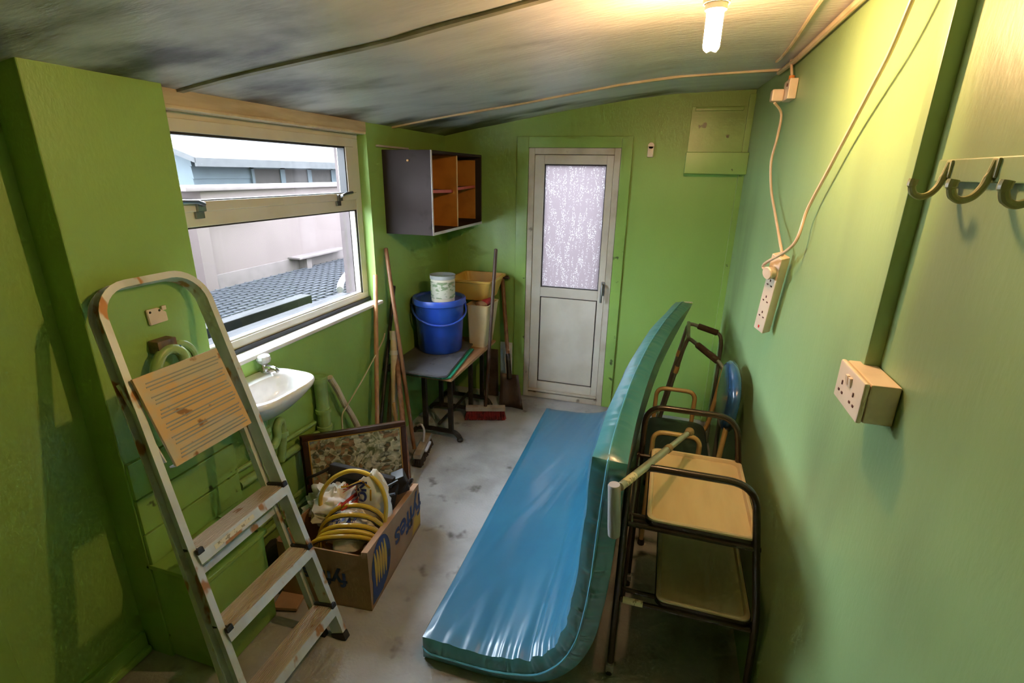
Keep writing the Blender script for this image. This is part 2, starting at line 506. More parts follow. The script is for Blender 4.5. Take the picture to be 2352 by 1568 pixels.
def ceiling_material():
    m = mat('stained_ceiling', (0.70, 0.685, 0.67), 0.40, col2=(0.60, 0.585, 0.57), scale=3.0, lo=0.35, hi=0.7, bump=0.22, bscale=30, world_co=True, stretch=(0.6, 2.4, 1))
    nt = m.node_tree
    N, L = nt.nodes, nt.links
    p = N['Principled BSDF']
    src = p.inputs['Base Color'].links[0].from_socket
    geo = N.new('ShaderNodeNewGeometry')
    sep = N.new('ShaderNodeSeparateXYZ')
    L.new(geo.outputs['Position'], sep.inputs[0])
    # black mould: blotches that thin out away from the cold window side and the far end
    nzt = N.new('ShaderNodeTexNoise')
    nzt.inputs['Scale'].default_value = 2.3
    nzt.inputs['Detail'].default_value = 7.0
    mp = N.new('ShaderNodeMapping')
    mp.inputs['Scale'].default_value = (0.8, 1.5, 1)
    L.new(geo.outputs['Position'], mp.inputs['Vector'])
    L.new(mp.outputs['Vector'], nzt.inputs['Vector'])
    gx = N.new('ShaderNodeMapRange')
    gx.inputs['From Min'].default_value = -1.75
    gx.inputs['From Max'].default_value = -0.3
    gx.inputs['To Min'].default_value = 0.20
    gx.inputs['To Max'].default_value = -0.08
    L.new(sep.outputs['X'], gx.inputs['Value'])
    gy = N.new('ShaderNodeMapRange')
    gy.inputs['From Min'].default_value = 3.0
    gy.inputs['From Max'].default_value = 3.9
    gy.inputs['To Min'].default_value = 0.0
    gy.inputs['To Max'].default_value = 0.14
    L.new(sep.outputs['Y'], gy.inputs['Value'])
    a1 = N.new('ShaderNodeMath')
    L.new(nzt.outputs['Fac'], a1.inputs[0])
    L.new(gx.outputs['Result'], a1.inputs[1])
    a2 = N.new('ShaderNodeMath')
    L.new(a1.outputs[0], a2.inputs[0])
    L.new(gy.outputs['Result'], a2.inputs[1])
    rp = N.new('ShaderNodeMapRange')
    rp.interpolation_type = 'SMOOTHSTEP'
    rp.inputs['From Min'].default_value = 0.53
    rp.inputs['From Max'].default_value = 0.85
    L.new(a2.outputs[0], rp.inputs['Value'])
    mx = N.new('ShaderNodeMix')
    mx.data_type = 'RGBA'
    L.new(src, mx.inputs['A'])
    mx.inputs['B'].default_value = (0.035, 0.04, 0.033, 1)
    L.new(rp.outputs['Result'], mx.inputs['Factor'])
    L.new(mx.outputs['Result'], p.inputs['Base Color'])
    return m


M['ceiling'] = ceiling_material()


def pane_material(name, tint, gloss):
    m = bpy.data.materials.new(name)
    m.use_nodes = True
    nt = m.node_tree
    N, L = nt.nodes, nt.links
    N.remove(N['Principled BSDF'])
    out = N['Material Output']
    tr = N.new('ShaderNodeBsdfTransparent')
    tr.inputs['Color'].default_value = (*tint, 1)
    gl = N.new('ShaderNodeBsdfGlossy')
    gl.inputs['Roughness'].default_value = 0.02
    lw = N.new('ShaderNodeLayerWeight')
    lw.inputs['Blend'].default_value = 0.5
    pw_ = N.new('ShaderNodeMath')
    pw_.operation = 'POWER'
    pw_.inputs[1].default_value = 4.0
    L.new(lw.outputs['Facing'], pw_.inputs[0])
    fr = N.new('ShaderNodeMath')
    fr.operation = 'MULTIPLY_ADD'
    fr.inputs[1].default_value = gloss
    fr.inputs[2].default_value = 0.02
    L.new(pw_.outputs[0], fr.inputs[0])
    mx = N.new('ShaderNodeMixShader')
    L.new(fr.outputs[0], mx.inputs[0])
    L.new(tr.outputs[0], mx.inputs[1])
    L.new(gl.outputs[0], mx.inputs[2])
    L.new(mx.outputs[0], out.inputs[0])
    return m


M['glass'] = pane_material('window_glass', (0.97, 0.97, 0.98), 0.35)


def obscure_material():
    """patterned privacy glass: streaks and beads pressed into the pane"""
    m = bpy.data.materials.new('obscure_glass')
    m.use_nodes = True
    nt = m.node_tree
    N, L = nt.nodes, nt.links
    N.remove(N['Principled BSDF'])
    out = N['Material Output']
    tc = N.new('ShaderNodeTexCoord')
    mp = N.new('ShaderNodeMapping')
    mp.inputs['Scale'].default_value = (150, 1, 95)
    L.new(tc.outputs['Object'], mp.inputs['Vector'])
    vo = N.new('ShaderNodeTexVoronoi')
    vo.inputs['Scale'].default_value = 1.0
    L.new(mp.outputs['Vector'], vo.inputs['Vector'])
    mp2 = N.new('ShaderNodeMapping')
    mp2.inputs['Scale'].default_value = (38, 1, 6)
    L.new(tc.outputs['Object'], mp2.inputs['Vector'])
    nz = N.new('ShaderNodeTexNoise')
    nz.inputs['Scale'].default_value = 1.0
    L.new(mp2.outputs['Vector'], nz.inputs['Vector'])
    bead = N.new('ShaderNodeMapRange')
    bead.inputs['From Min'].default_value = 0.42
    bead.inputs['From Max'].default_value = 0.22
    L.new(vo.outputs['Distance'], bead.inputs['Value'])
    msk = N.new('ShaderNodeMapRange')
    msk.inputs['From Min'].default_value = 0.46
    msk.inputs['From Max'].default_value = 0.54
    L.new(nz.outputs['Fac'], msk.inputs['Value'])
    mul = N.new('ShaderNodeMath')
    mul.operation = 'MULTIPLY'
    L.new(bead.outputs[0], mul.inputs[0])
    L.new(msk.outputs[0], mul.inputs[1])
    ts = N.new('ShaderNodeBsdfTranslucent')
    cm = N.new('ShaderNodeMix')
    cm.data_type = 'RGBA'
    cm.inputs['A'].default_value = (0.135, 0.113, 0.120, 1)
    cm.inputs['B'].default_value = (0.32, 0.32, 0.32, 1)
    L.new(mul.outputs[0], cm.inputs['Factor'])
    L.new(cm.outputs['Result'], ts.inputs['Color'])
    tp = N.new('ShaderNodeBsdfTransparent')
    mx = N.new('ShaderNodeMixShader')
    mx.inputs[0].default_value = 0.18
    L.new(ts.outputs[0], mx.inputs[1])
    L.new(tp.outputs[0], mx.inputs[2])
    L.new(mx.outputs[0], out.inputs[0])
    return m


M['obscure'] = obscure_material()


def print_material():
    """a busy printed picture: blotches of brown, cream and leaf green"""
    m = mat('printed_picture', (0.14, 0.08, 0.05), 0.35, coat=0.3)
    nt = m.node_tree
    N, L = nt.nodes, nt.links
    p = N['Principled BSDF']
    tc = N.new('ShaderNodeTexCoord')
    nz = N.new('ShaderNodeTexNoise')
    nz.inputs['Scale'].default_value = 7.0
    L.new(tc.outputs['Object'], nz.inputs['Vector'])
    mixv = N.new('ShaderNodeMix')
    mixv.data_type = 'VECTOR'
    mixv.inputs['Factor'].default_value = 0.05
    L.new(tc.outputs['Object'], mixv.inputs['A'])
    L.new(nz.outputs['Color'], mixv.inputs['B'])
    vo = N.new('ShaderNodeTexVoronoi')
    vo.inputs['Scale'].default_value = 36.0
    L.new(mixv.outputs['Result'], vo.inputs['Vector'])
    cr = N.new('ShaderNodeValToRGB')
    e = cr.color_ramp.elements
    cr.color_ramp.interpolation = 'LINEAR'
    cols = [(0.0, (0.05, 0.035, 0.02)), (0.14, (0.10, 0.13, 0.05)), (0.28, (0.62, 0.58, 0.38)), (0.40, (0.16, 0.19, 0.09)),
            (0.52, (0.72, 0.70, 0.52)), (0.63, (0.05, 0.07, 0.04)), (0.74, (0.36, 0.20, 0.10)), (0.83, (0.34, 0.36, 0.20)), (0.92, (0.16, 0.17, 0.20))]
    e[0].position, e[0].color = cols[0][0], (*cols[0][1], 1)
    e[1].position, e[1].color = cols[1][0], (*cols[1][1], 1)
    for pos, c in cols[2:]:
        k = e.new(pos)
        k.color = (*c, 1)
    sp = N.new('ShaderNodeSeparateColor')
    L.new(vo.outputs['Color'], sp.inputs[0])
    n2 = N.new('ShaderNodeTexNoise')
    n2.inputs['Scale'].default_value = 8.0
    n2.inputs['Detail'].default_value = 5.0
    n2.inputs['Distortion'].default_value = 1.2
    L.new(tc.outputs['Object'], n2.inputs['Vector'])
    w1 = N.new('ShaderNodeMapRange')
    w1.inputs['From Min'].default_value = 0.30
    w1.inputs['From Max'].default_value = 0.70
    L.new(n2.outputs['Fac'], w1.inputs['Value'])
    w2 = N.new('ShaderNodeMix')
    w2.inputs['Factor'].default_value = 0.45
    L.new(sp.outputs['Red'], w2.inputs['A'])
    L.new(w1.outputs['Result'], w2.inputs['B'])
    L.new(w2.outputs['Result'], cr.inputs['Fac'])
    L.new(cr.outputs['Color'], p.inputs['Base Color'])
    return m


M['print'] = print_material()

# ------------------------------------------------------------------ the room
XL, XR, YB, XP, XN = -1.74, 0.462, 3.911, -1.705, -1.832
YF = -0.9
WY0, WY1, WZ0, WZ1 = 1.46, 2.785, 1.05, 2.07      # window opening
DX0, DX1, DZ1 = -1.052, -0.370, 2.028              # door opening
_prof = [(-2.1, 2.045), (-1.74, 2.114), (-1.457, 2.169), (-1.18, 2.215), (-0.725, 2.29), (-0.332, 2.345), (-0.046, 2.374), (0.2, 2.383), (0.466, 2.387), (0.9, 2.39)]


def zc(x, y):
    for (a, za), (b, zb) in zip(_prof, _prof[1:]):
        if x <= b:
            t = (x - a) / (b - a)
            z = za + (zb - za) * t
            break
    w = max(0.0, min(1.0, (x + 1.74) / 0.9))
    s = max(0.0, min(1.0, (YB - y) / 1.3))
    return z - 0.055 * w * s


b = B()
n = 40
rows = []
for j in range(n + 1):
    rows.append([])
    for i in range(n + 1):
        x, y = -1.95 + 2.6 * i / n, YF - 0.1 + (YB + 0.12 - YF + 0.1) * j / n
        rows[-1].append((x, y, 0.004 * noise.noise((x * 2.2, y * 2.2, 3.1)) - 0.004))
b.loft(rows, closed=False, cap0=False, cap1=False)
b.box(-1.95, 0.65, YF - 0.1, YB + 0.12, -0.12, -0.02)
struct(b.obj('floor', M['concrete'], smooth=60), 'bare grey stained concrete floor')

b = B()
nx, ny = 44, 40
rows = [[(-1.95 + 2.55 * i / nx, YF - 0.05 + (YB + 0.1 - YF) * j / ny, 0) for i in range(nx + 1)] for j in range(ny + 1)]
rows = [[(x, y, zc(x, y) + 0.003 * noise.noise((x * 3, y * 3, 1.0))) for x, y, _ in r] for r in rows]
b.loft(rows, closed=False, cap0=False, cap1=False)
b.box(-1.95, 0.62, YF - 0.1, YB + 0.12, 2.47, 2.52)
struct(b.obj('ceiling', M['ceiling'], smooth=60, fix=False), 'sloping grey mould-stained ceiling')

b = B()
b.box(-1.95, DX0, YB, YB + 0.10, -0.02, 2.47)
b.box(DX1, XR + 0.1, YB, YB + 0.10, -0.02, 2.47)
b.box(DX0, DX1, YB, YB + 0.10, DZ1, 2.47)
struct(b.obj('wall_back', M['green'], smooth=0), 'green painted back wall around the white door')

b = B()
b.box(XR, XR + 0.12, YF - 0.1, YB + 0.1, -0.02, 2.47)
struct(b.obj('wall_right', M['green_pale'], smooth=0), 'green painted right wall with sockets and hooks')

b = B()
b.box(-1.95, XN, YF - 0.1, 1.06, -0.02, 2.47)                    # near stretch
b.box(-1.92, XL, 1.06, YB, -0.02, WZ0 - 0.015)                   # under the window
b.box(-1.92, XL, WY1, YB, WZ0 - 0.015, 2.47)                     # beyond the window
b.box(-1.92, XL - 0.06, 1.06, WY1, WZ1, 2.47)                    # above it
b.box(-1.92, XL, 1.06, WY0, WZ0 - 0.015, 2.47)
struct(b.obj('wall_left', M['green'], smooth=0), 'green painted left wall around the window')

b = B()
b.box(-1.90, XP, 1.055, 1.478, -0.02, 2.40, 0.004)
struct(b.obj('wall_pier', M['green'], smooth=0), 'green painted wall pier left of the window')

b = B()
b.box(-1.95, XR + 0.1, YF - 0.1, YF, -0.02, 2.47)
struct(b.obj('wall_front', M['green'], smooth=0), 'green wall behind the viewer')

# boxed-in base of the pier: plinth and three boards
pl = sgroup('trim_pier_boxing', (-1.6, 1.2, 0), 'green boxed-in boards and plinth at the foot of the pier')
b = B()
b.box(XP - 0.02, -1.452, 1.062, 1.345, 0.0, 0.435, 0.006)
b.obj('plinth', M['green_gloss'], pl)
b = B()
b.box(XP - 0.02, -1.452 + 0.012, 1.055, 1.357, 0.425, 0.447, 0.006)
b.obj('plinth_top', M['green_gloss'], pl)
for z0, z1 in ((0.447, 0.576), (0.582, 0.722), (0.728, 0.87)):
    b = B()
    b.box(XP - 0.01, XP + 0.014, 1.06, 1.492, z0, z1, 0.004)
    b.obj('board', M['green_gloss'], pl)

# near-left skirting and door lining edge
b = B()
b.box(XN - 0.01, XN + 0.018, YF, 1.05, 0.0, 0.095, 0.006)
b.box(XN + 0.012, XN + 0.035, YF, 1.05, 0.0, 0.03, 0.008)
struct(b.obj('baseboard_left', M['green_gloss']), 'green skirting board along the near left wall')
b = B()
b.box(XN - 0.01, XN + 0.02, 0.60, 0.685, 0.0, 2.12, 0.004)
struct(b.obj('trim_near_left', M['green_gloss']), 'green lining board at the near left edge')

# window: header, sill, frame, sashes, panes, catches
b = B()
b.box(XL - 0.05, XL + 0.002, 1.478, WY1, 2.055, 2.135, 0.004)
struct(b.obj('trim_window_header', M['timber']), 'bare timber header above the window')
b = B()
b.box(XL - 0.07, XL + 0.012, 1.478, WY1 - 0.02, 2.046, 2.060, 0.004)
struct(b.obj('trim_window_bead', M['batten']), 'thin cream bead under the timber header')
b = B()
b.box(-1.83, XL + 0.028, 1.478, 2.81, 1.030, 1.052, 0.007)
struct(b.obj('trim_window_sill', M['white_gloss']), 'white window sill board')

win = sgroup('window_1', (-1.83, 2.12, WZ0), 'cream plastic framed window in the left wall')
FX0, FX1 = -1.856, -1.803
b = B()
b.box(FX0, FX1, WY0 - 0.02, WY1, 2.022, WZ1, 0.003)
b.box(FX0, FX1, WY0 - 0.02, WY1, WZ0 + 0.012, 1.112, 0.003)
b.box(FX0, FX1, 2.727, WY1, 1.112, 2.022, 0.003)
b.box(FX0, FX1, WY0 - 0.02, 1.50, 1.112, 2.022, 0.003)
b.obj('frame', M['upvc'], win)
b = B()
b.box(FX0, FX1, 1.50, 2.727, 1.622, 1.690, 0.004)
b.obj('transom', M['upvc'], win)
b = B()
b.box(FX0 + 0.004, FX1 + 0.014, 1.50, 2.720, 1.974, 2.022, 0.004)
b.box(FX0 + 0.004, FX1 + 0.014, 1.50, 2.720, 1.682, 1.722, 0.004)
b.box(FX0 + 0.004, FX1 + 0.014, 2.640, 2.720, 1.722, 1.974, 0.004)
b.box(FX0 + 0.004, FX1 + 0.014, 1.50, 1.55, 1.722, 1.974, 0.004)
sash = b.obj('opening_sash', M['upvc'], win)
b = B()
b.box(-1.845, -1.84, 1.55, 2.64, 1.722, 1.974)
b.obj('pane', M['glass'], sash)
b = B()
for (y0, y1, z0, z1) in ((1.55, 2.64, 1.966, 1.975), (2.631, 2.641, 1.722, 1.975), (1.55, 2.64, 1.721, 1.726)):
    b.box(-1.84, FX1 + 0.008, y0, y1, z0, z1)
b.obj('gasket', M['gasket'], sash)
b = B()
b.box(-1.845, -1.84, 1.50, 2.727, 1.112, 1.622)
b.obj('pane', M['glass'], win)
b = B()
for (y0, y1, z0, z1) in ((1.50, 2.727, 1.616, 1.623), (2.718, 2.728, 1.112, 1.622)):
    b.box(-1.84, FX1 - 0.004, y0, y1, z0, z1)
b.box(-1.83, FX1 + 0.012, 1.48, 2.785, 1.0525, 1.074)  # not a seal: black strip painted in for the shaded gap above the sill
b.obj('gasket', M['gasket'], win)
b = B()
for (y0, y1, z0, z1) in ((1.50, 2.718, 1.112, 1.121), (2.709, 2.718, 1.121, 1.616)):
    b.box(-1.838, FX1 - 0.006, y0, y1, z0, z1, 0.003)
b.obj('glazing_bead', M['white_gloss'], win)
for yy in (1.62, 2.54):
    b = B()
    b.obox((FX1 + 0.018, yy, 1.700), (1, 0, 0), (0, 1, 0), (0, 0, 1), 0.008, 0.02, 0.018, 0.003)
    b.tube([(FX1 + 0.02, yy, 1.705), (FX1 + 0.038, yy, 1.712), (FX1 + 0.042, yy + (0.03 if yy > 2 else -0.03), 1.722), (FX1 + 0.040, yy + (0.095 if yy > 2 else -0.12), 1.726)], 0.008, 8)
    b.box(FX1 + 0.002, FX1 + 0.012, yy - 0.02, yy + 0.02, 1.655, 1.69, 0.002)
    b.obj('catch', M['handle_metal'], win)

b = B()
b.box(-1.925, -1.857, 2.722, 2.79, 1.06, 2.075)
b.box(-1.925, -1.857, 1.44, 2.722, 2.03, 2.075)
struct(b.obj('trim_window_outer_reveal', M['pink_trim'], smooth=0), 'pale pink outer reveal around the window')
b = B()
b.box(-1.96, -1.857, 1.44, 2.722, 1.02, 1.100)
struct(b.obj('trim_window_outer_sill', M['weathered'], smooth=0), 'weathered outer sill of the window')

# door
door = sgroup('door_1', (-0.71, YB, 0), 'cream plastic back door with an obscure glass upper pane')
b = B()
for (x0, x1, z0, z1) in ((DX0, DX0 + 0.045, 0, DZ1), (DX1 - 0.045, DX1, 0, DZ1), (DX0 + 0.045, DX1 - 0.045, DZ1 - 0.045, DZ1), (DX0 + 0.045, DX1 - 0.045, 0, 0.05)):
    b.box(x0, x1, YB - 0.012, YB + 0.075, z0, z1, 0.003)
dfr = b.obj('door_frame', M['upvc_grime'], door)
b = B()
for (x0, x1, z0, z1) in ((DX0 + 0.03, DX0 + 0.065, 0.03, DZ1 - 0.02), (DX1 - 0.065, DX1 - 0.03, 0.03, DZ1 - 0.02), (DX0 + 0.03, DX1 - 0.03, DZ1 - 0.068, DZ1 - 0.03), (DX0 + 0.03, DX1 - 0.03, 0.03, 0.075)):
    b.box(x0, x1, YB + 0.0605, YB + 0.095, z0, z1)
b.obj('gap_backing', M['gap_shade'], dfr, smooth=0)  # backing added behind the gap to stop daylight leaking round the leaf
b = B()
LX0, LX1, LZ0, LZ1 = DX0 + 0.047, DX1 - 0.047, 0.055, DZ1 - 0.048
GX0, GX1, GZ0, GZ1 = -0.932, -0.466, 0.975, 1.915
b.box(LX0, GX0, YB - 0.004, YB + 0.06, LZ0, LZ1, 0.003)
b.box(GX1, LX1, YB - 0.004, YB + 0.06, LZ0, LZ1, 0.003)
b.box(GX0, GX1, YB - 0.004, YB + 0.06, GZ1, LZ1, 0.003)
b.box(GX0, GX1, YB - 0.004, YB + 0.06, 0.898, GZ0, 0.003)
b.box(GX0, GX1, YB - 0.004, YB + 0.06, LZ0, 0.15, 0.003)
leaf = b.obj('door_leaf', M['upvc'], door)
b = B()
b.box(GX0 + 0.008, GX1 - 0.008, YB + 0.002, YB + 0.05, 0.158, 0.89, 0.004)
b.obj('lower_panel', M['upvc'], leaf)
b = B()
for (x0, x1, z0, z1) in ((GX0, GX0 + 0.008, 0.15, 0.898), (GX1 - 0.008, GX1, 0.15, 0.898), (GX0, GX1, 0.15, 0.158), (GX0, GX1, 0.89, 0.898),
                         (GX0, GX0 + 0.006, GZ0, GZ1), (GX1 - 0.006, GX1, GZ0, GZ1), (GX0, GX1, GZ0, GZ0 + 0.006), (GX0, GX1, GZ1 - 0.008, GZ1)):
    b.box(x0, x1, YB + 0.010, YB + 0.05, z0, z1)
b.obj('gasket', M['gasket'], leaf)
b = B()
b.box(GX0, GX1, YB + 0.026, YB + 0.030, GZ0, GZ1)
b.obj('obscure_pane', M['obscure'], leaf)
b = B()
b.obox((-0.428, YB - 0.012, 1.0), (1, 0, 0), (0, 1, 0), (0, 0, 1), 0.014, 0.008, 0.055, 0.004)
hd = b.obj('handle_plate', M['handle_metal'], leaf)
b = B()
b.tube([(-0.428, YB - 0.01, 1.035), (-0.428, YB - 0.05, 1.035), (-0.430, YB - 0.06, 1.015), (-0.432, YB - 0.058, 0.90)], 0.009, 8)
b.obj('lever', M['handle_metal'], hd)
b = B()
b.box(LX0, LX1, YB - 0.03, YB - 0.004, 0.062, 0.082, 0.004)
b.obj('weather_bar', M['upvc_grime'], leaf)

arch = sgroup('trim_door_architrave', (-0.71, YB, 0), 'green painted architrave around the door')
for (x0, x1, z0, z1) in ((-1.145, DX0 - 0.002, 0.0, 2.108), (DX1 + 0.002, -0.292, 0.0, 2.108), (DX0 - 0.002, DX1 + 0.002, DZ1 + 0.002, 2.108)):
    b = B()
    b.box(x0, x1, YB - 0.016, YB + 0.004, z0, z1, 0.003)
    b.obj('architrave_board', M['green_gloss'], arch)

# ceiling battens
def ceil_strip(name, x0, y0, x1, y1, w, t, material, label):
    b = B()
    k = 14
    for i in range(k):
        xa, xb = x0 + (x1 - x0) * i / k, x0 + (x1 - x0) * (i + 1) / k
        ya, yb = y0 + (y1 - y0) * i / k, y0 + (y1 - y0) * (i + 1) / k
        za, zb = zc(xa, ya), zc(xb, yb)
        vs = []
        for (x, y, z) in ((xa, ya, za), (xb, yb, zb)):
            vs.append([(x, y - w / 2, z + 0.008), (x, y + w / 2, z + 0.008), (x, y + w / 2, z - t), (x, y - w / 2, z - t)])
        b.loft(vs)
    return struct(b.obj(name, material, smooth=20), label)


ceil_strip('trim_ceiling_batten_far', XL, 3.10, XR, 3.00, 0.026, 0.010, M['batten'], 'cream batten across the far ceiling')
ceil_strip('trim_ceiling_batten_near', XL, 1.575, XR, 1.42, 0.026, 0.010, M['batten_dirty'], 'grimy batten across the near ceiling')
b = B()
b.tube([(XR - 0.02, y, zc(XR - 0.02, y) - 0.016) for y in [1.0 + 0.1 * i for i in range(21)]], 0.011, 8)
struct(b.obj('trim_ceiling_conduit', M['batten']), 'cream conduit along the right ceiling edge')
b = B()
b.tube([(XR - 0.10 + 0.02 * math.sin(y * 3), y, zc(XR - 0.10, y) - 0.006) for y in [1.0 + 0.1 * i for i in range(18)]], 0.006, 6)
struct(b.obj('trim_ceiling_cable', M['batten']), 'thin clipped cable on the ceiling beside the conduit')

# back wall: boarding behind the shelf box, corner strip
b = B()
b.box(0.078, 0.43, YB - 0.008, YB + 0.002, 1.99, 2.29, 0.002)
b.box(0.10, 0.40, YB - 0.022, YB - 0.006, 2.262, 2.285, 0.003)
struct(b.obj('trim_back_panel', M['green_gloss']), 'green access panel high on the back wall')
b = B()
b.box(0.425, XR + 0.002, YB - 0.03, YB + 0.002, 0.0, 2.36, 0.003)
struct(b.obj('trim_back_corner', M['green_gloss']), 'green boxing strip in the back right corner')
b = B()
b.box(0.07, XR, YB - 0.13, YB + 0.002, 1.862, 2.000, 0.005)
tag(b.obj('boxed_shelf', M['green_gloss'], loc=(0.27, YB - 0.06, 1.862)), 'green painted boxed shelf high in the back right corner', 'shelf')
b = B()
b.box(-0.188, -0.146, YB - 0.022, YB - 0.001, 1.968, 2.045, 0.006)
b.lathe([(0.0, 0), (0.021, 0), (0.021, 0.021), (0.0, 0.021)], (-0.167, YB - 0.022, 2.045), (0, 1, 0), 20)
tag(b.obj('wall_holder', M['switch'], loc=(-0.167, YB, 1.968)), 'small white plastic holder on the back wall right of the door', 'wall holder')

# ------------------------------------------------------------------ outside
b = B()
b.box(-14, 6, -6, 20, -0.4, -0.3)
o = b.obj('yard_ground', M['ground'], smooth=0)
struct(o, 'paved yard outside')
fr = thing('flat_roof', 'grey felted flat roof with wire mesh outside the window', 'roof', (-2.9, 3.4, 0.6))
b = B()
b.box(-3.78, -1.96, 0.2, 8.0, 0.70, 0.82)
b.obj('felt_deck', M['felt'], fr, smooth=0)
b = B()
for i in range(46):
    yy = 1.6 + i * 0.11
    b.tube([(-3.70, yy, 0.838), (-2.55, yy + 0.25, 0.838)], 0.009, 4)
for i in range(18):
    xx = -3.66 + i * 0.065
    b.tube([(xx, 1.6, 0.846), (xx + 0.02, 6.6, 0.846)], 0.006, 4)
o = b.obj('wire_mesh', M['mesh_wire'], fr, smooth=0)
o['kind'] = 'stuff'
pw = thing('outbuilding_wall', 'pale pink rendered wall facing the window across the flat roof', 'wall', (-3.85, 5, -0.3))
b = B()
b.box(-4.05, -3.75, 3.42, 10.0, -0.3, 1.66)
b.box(-4.05, -3.72, 3.30, 3.42, -0.3, 1.60)
b.obj('render', M['pink_render'], pw, smooth=0)
b = B()
b.box(-4.08, -3.70, 3.25, 10.0, 1.66, 1.70, 0.01)
b.obj('coping', M['pink_trim'], pw)
b = B()
b.box(-3.752, -3.735, 3.42, 10.0, 0.82, 0.955, 0.004)
b.obj('base_band', M['pink_trim'], pw)
b = B()
b.box(-3.76, -3.60, 4.35, 5.2, 0.955, 0.975, 0.004)
b.box(-3.75, -3.64, 4.50, 4.58, 0.82, 0.955, 0.004)
b.obj('ledge', M['pink_trim'], pw)
b = B()
b.tube([(-3.70, 2.6, 1.50), (-3.70, 4.05, 1.50)], 0.035, 10)
tag(b.obj('gutter_pipe', M['pale_pipe'], loc=(-3.7, 3.3, 1.46)), 'white gutter pipe end on the pink wall outside', 'pipe')
b = B()
b.box(-4.3, -4.0, -3.0, 3.28, -0.3, 1.62)
tag(b.obj('yard_wall', M['pink_trim'], loc=(-4.15, 0, -0.3), smooth=0), 'pale wall at the left edge of the window view', 'wall')
sh = thing('garden_shed', 'pale blue boarded outbuilding with a row of windows outside', 'shed', (-7.4, 9, -0.3))
SX = -7.0
for i in range(13):
    z0 = -0.3 + i * 0.18
    b = B()
    b.prism([(SX - 0.02, 6.3, z0), (SX + 0.025, 6.3, z0), (SX + 0.004, 6.3, z0 + 0.185), (SX - 0.02, 6.3, z0 + 0.185)], (0, 8.5, 0))
    b.obj('board', M['shed_blue'], sh, smooth=0)
b = B()
b.box(SX - 3.0, SX - 0.02, 6.3, 14.8, -0.3, 2.04)
b.obj('core', M['shed_blue'], sh, smooth=0)
b = B()
b.prism([(SX + 0.45, 6.0, 1.98), (SX - 3.3, 6.0, 3.2), (SX - 3.3, 6.0, 3.1), (SX + 0.45, 6.0, 1.90)], (0, 9.2, 0))
b.obj('roof', M['shed_roof'], sh, smooth=0)
b = B()
b.box(SX + 0.42, SX + 0.46, 6.0, 15.2, 1.86, 1.98)
b.obj('fascia', M['shed_roof'], sh, smooth=0)
for i in range(3):
    y0 = 7.45 + i * 0.76
    b = B()
    for (ya, yb, za, zb) in ((y0, y0 + 0.06, 1.45, 1.88), (y0 + 0.70, y0 + 0.76, 1.45, 1.88), (y0, y0 + 0.76, 1.45, 1.50), (y0, y0 + 0.76, 1.84, 1.88)):
        b.box(SX + 0.01, SX + 0.05, ya, yb, za, zb)
    w = b.obj('window', M['shed_blue'], sh, smooth=0)
    b = B()
    b.box(SX + 0.015, SX + 0.03, y0 + 0.06, y0 + 0.70, 1.50, 1.84)
    b.obj('pane', M['shed_glass'], w, smooth=0)
for i, (xa, ya, xb, yb, w, h, lab) in enumerate((
        (-2.36, 1.4, -2.34, 2.85, 0.09, 0.21, 'weathered grey timber farther from the window, outside on the roof'),
        (-2.09, 1.4, -2.09, 2.62, 0.09, 0.22, 'weathered timber lying closest to the window outside'))):
    b = B()
    d = V((xb - xa, yb - ya, 0))
    b.obox(((xa + xb) / 2, (ya + yb) / 2, 0.82 + h / 2 + 0.0), d, (-d.y, d.x, 0), (0, 0, 1), d.length / 2, w / 2, h / 2, 0.008)
    tag(b.obj('timber_baulk', M['weathered'], loc=((xa + xb) / 2, (ya + yb) / 2, 0.82)), lab, 'timber', 'timbers on the flat roof')
b = B()
b.box(-2.04, -1.965, 1.3, 6, 0.82, 0.90, 0.01)
tag(b.obj('kerb_board', M['weathered'], loc=(-2.0, 3, 0.82)), 'grey kerb board on the roof just under the window', 'kerb')
b = B()
b.tube(cat_rom([(-2.50, 3.45, 0.92), (-2.75, 3.85, 0.91), (-3.05, 4.55, 0.93), (-3.25, 5.4, 1.05), (-3.35, 6.2, 1.2)], 8), 0.028, 8)
tag(b.obj('hose_pipe', M['pale_pipe'], loc=(-2.9, 4.4, 0.87)), 'thick white hose curving over the roof mesh outside', 'hose')
b = B()
b.box(-2.4, 0.9, 5.9, 6.0, -0.3, 2.0)
tag(b.obj('garden_wall', M['pink_render'], loc=(-0.7, 5.95, -0.3), smooth=0), 'pale pink wall seen dimly through the door glass', 'wall')

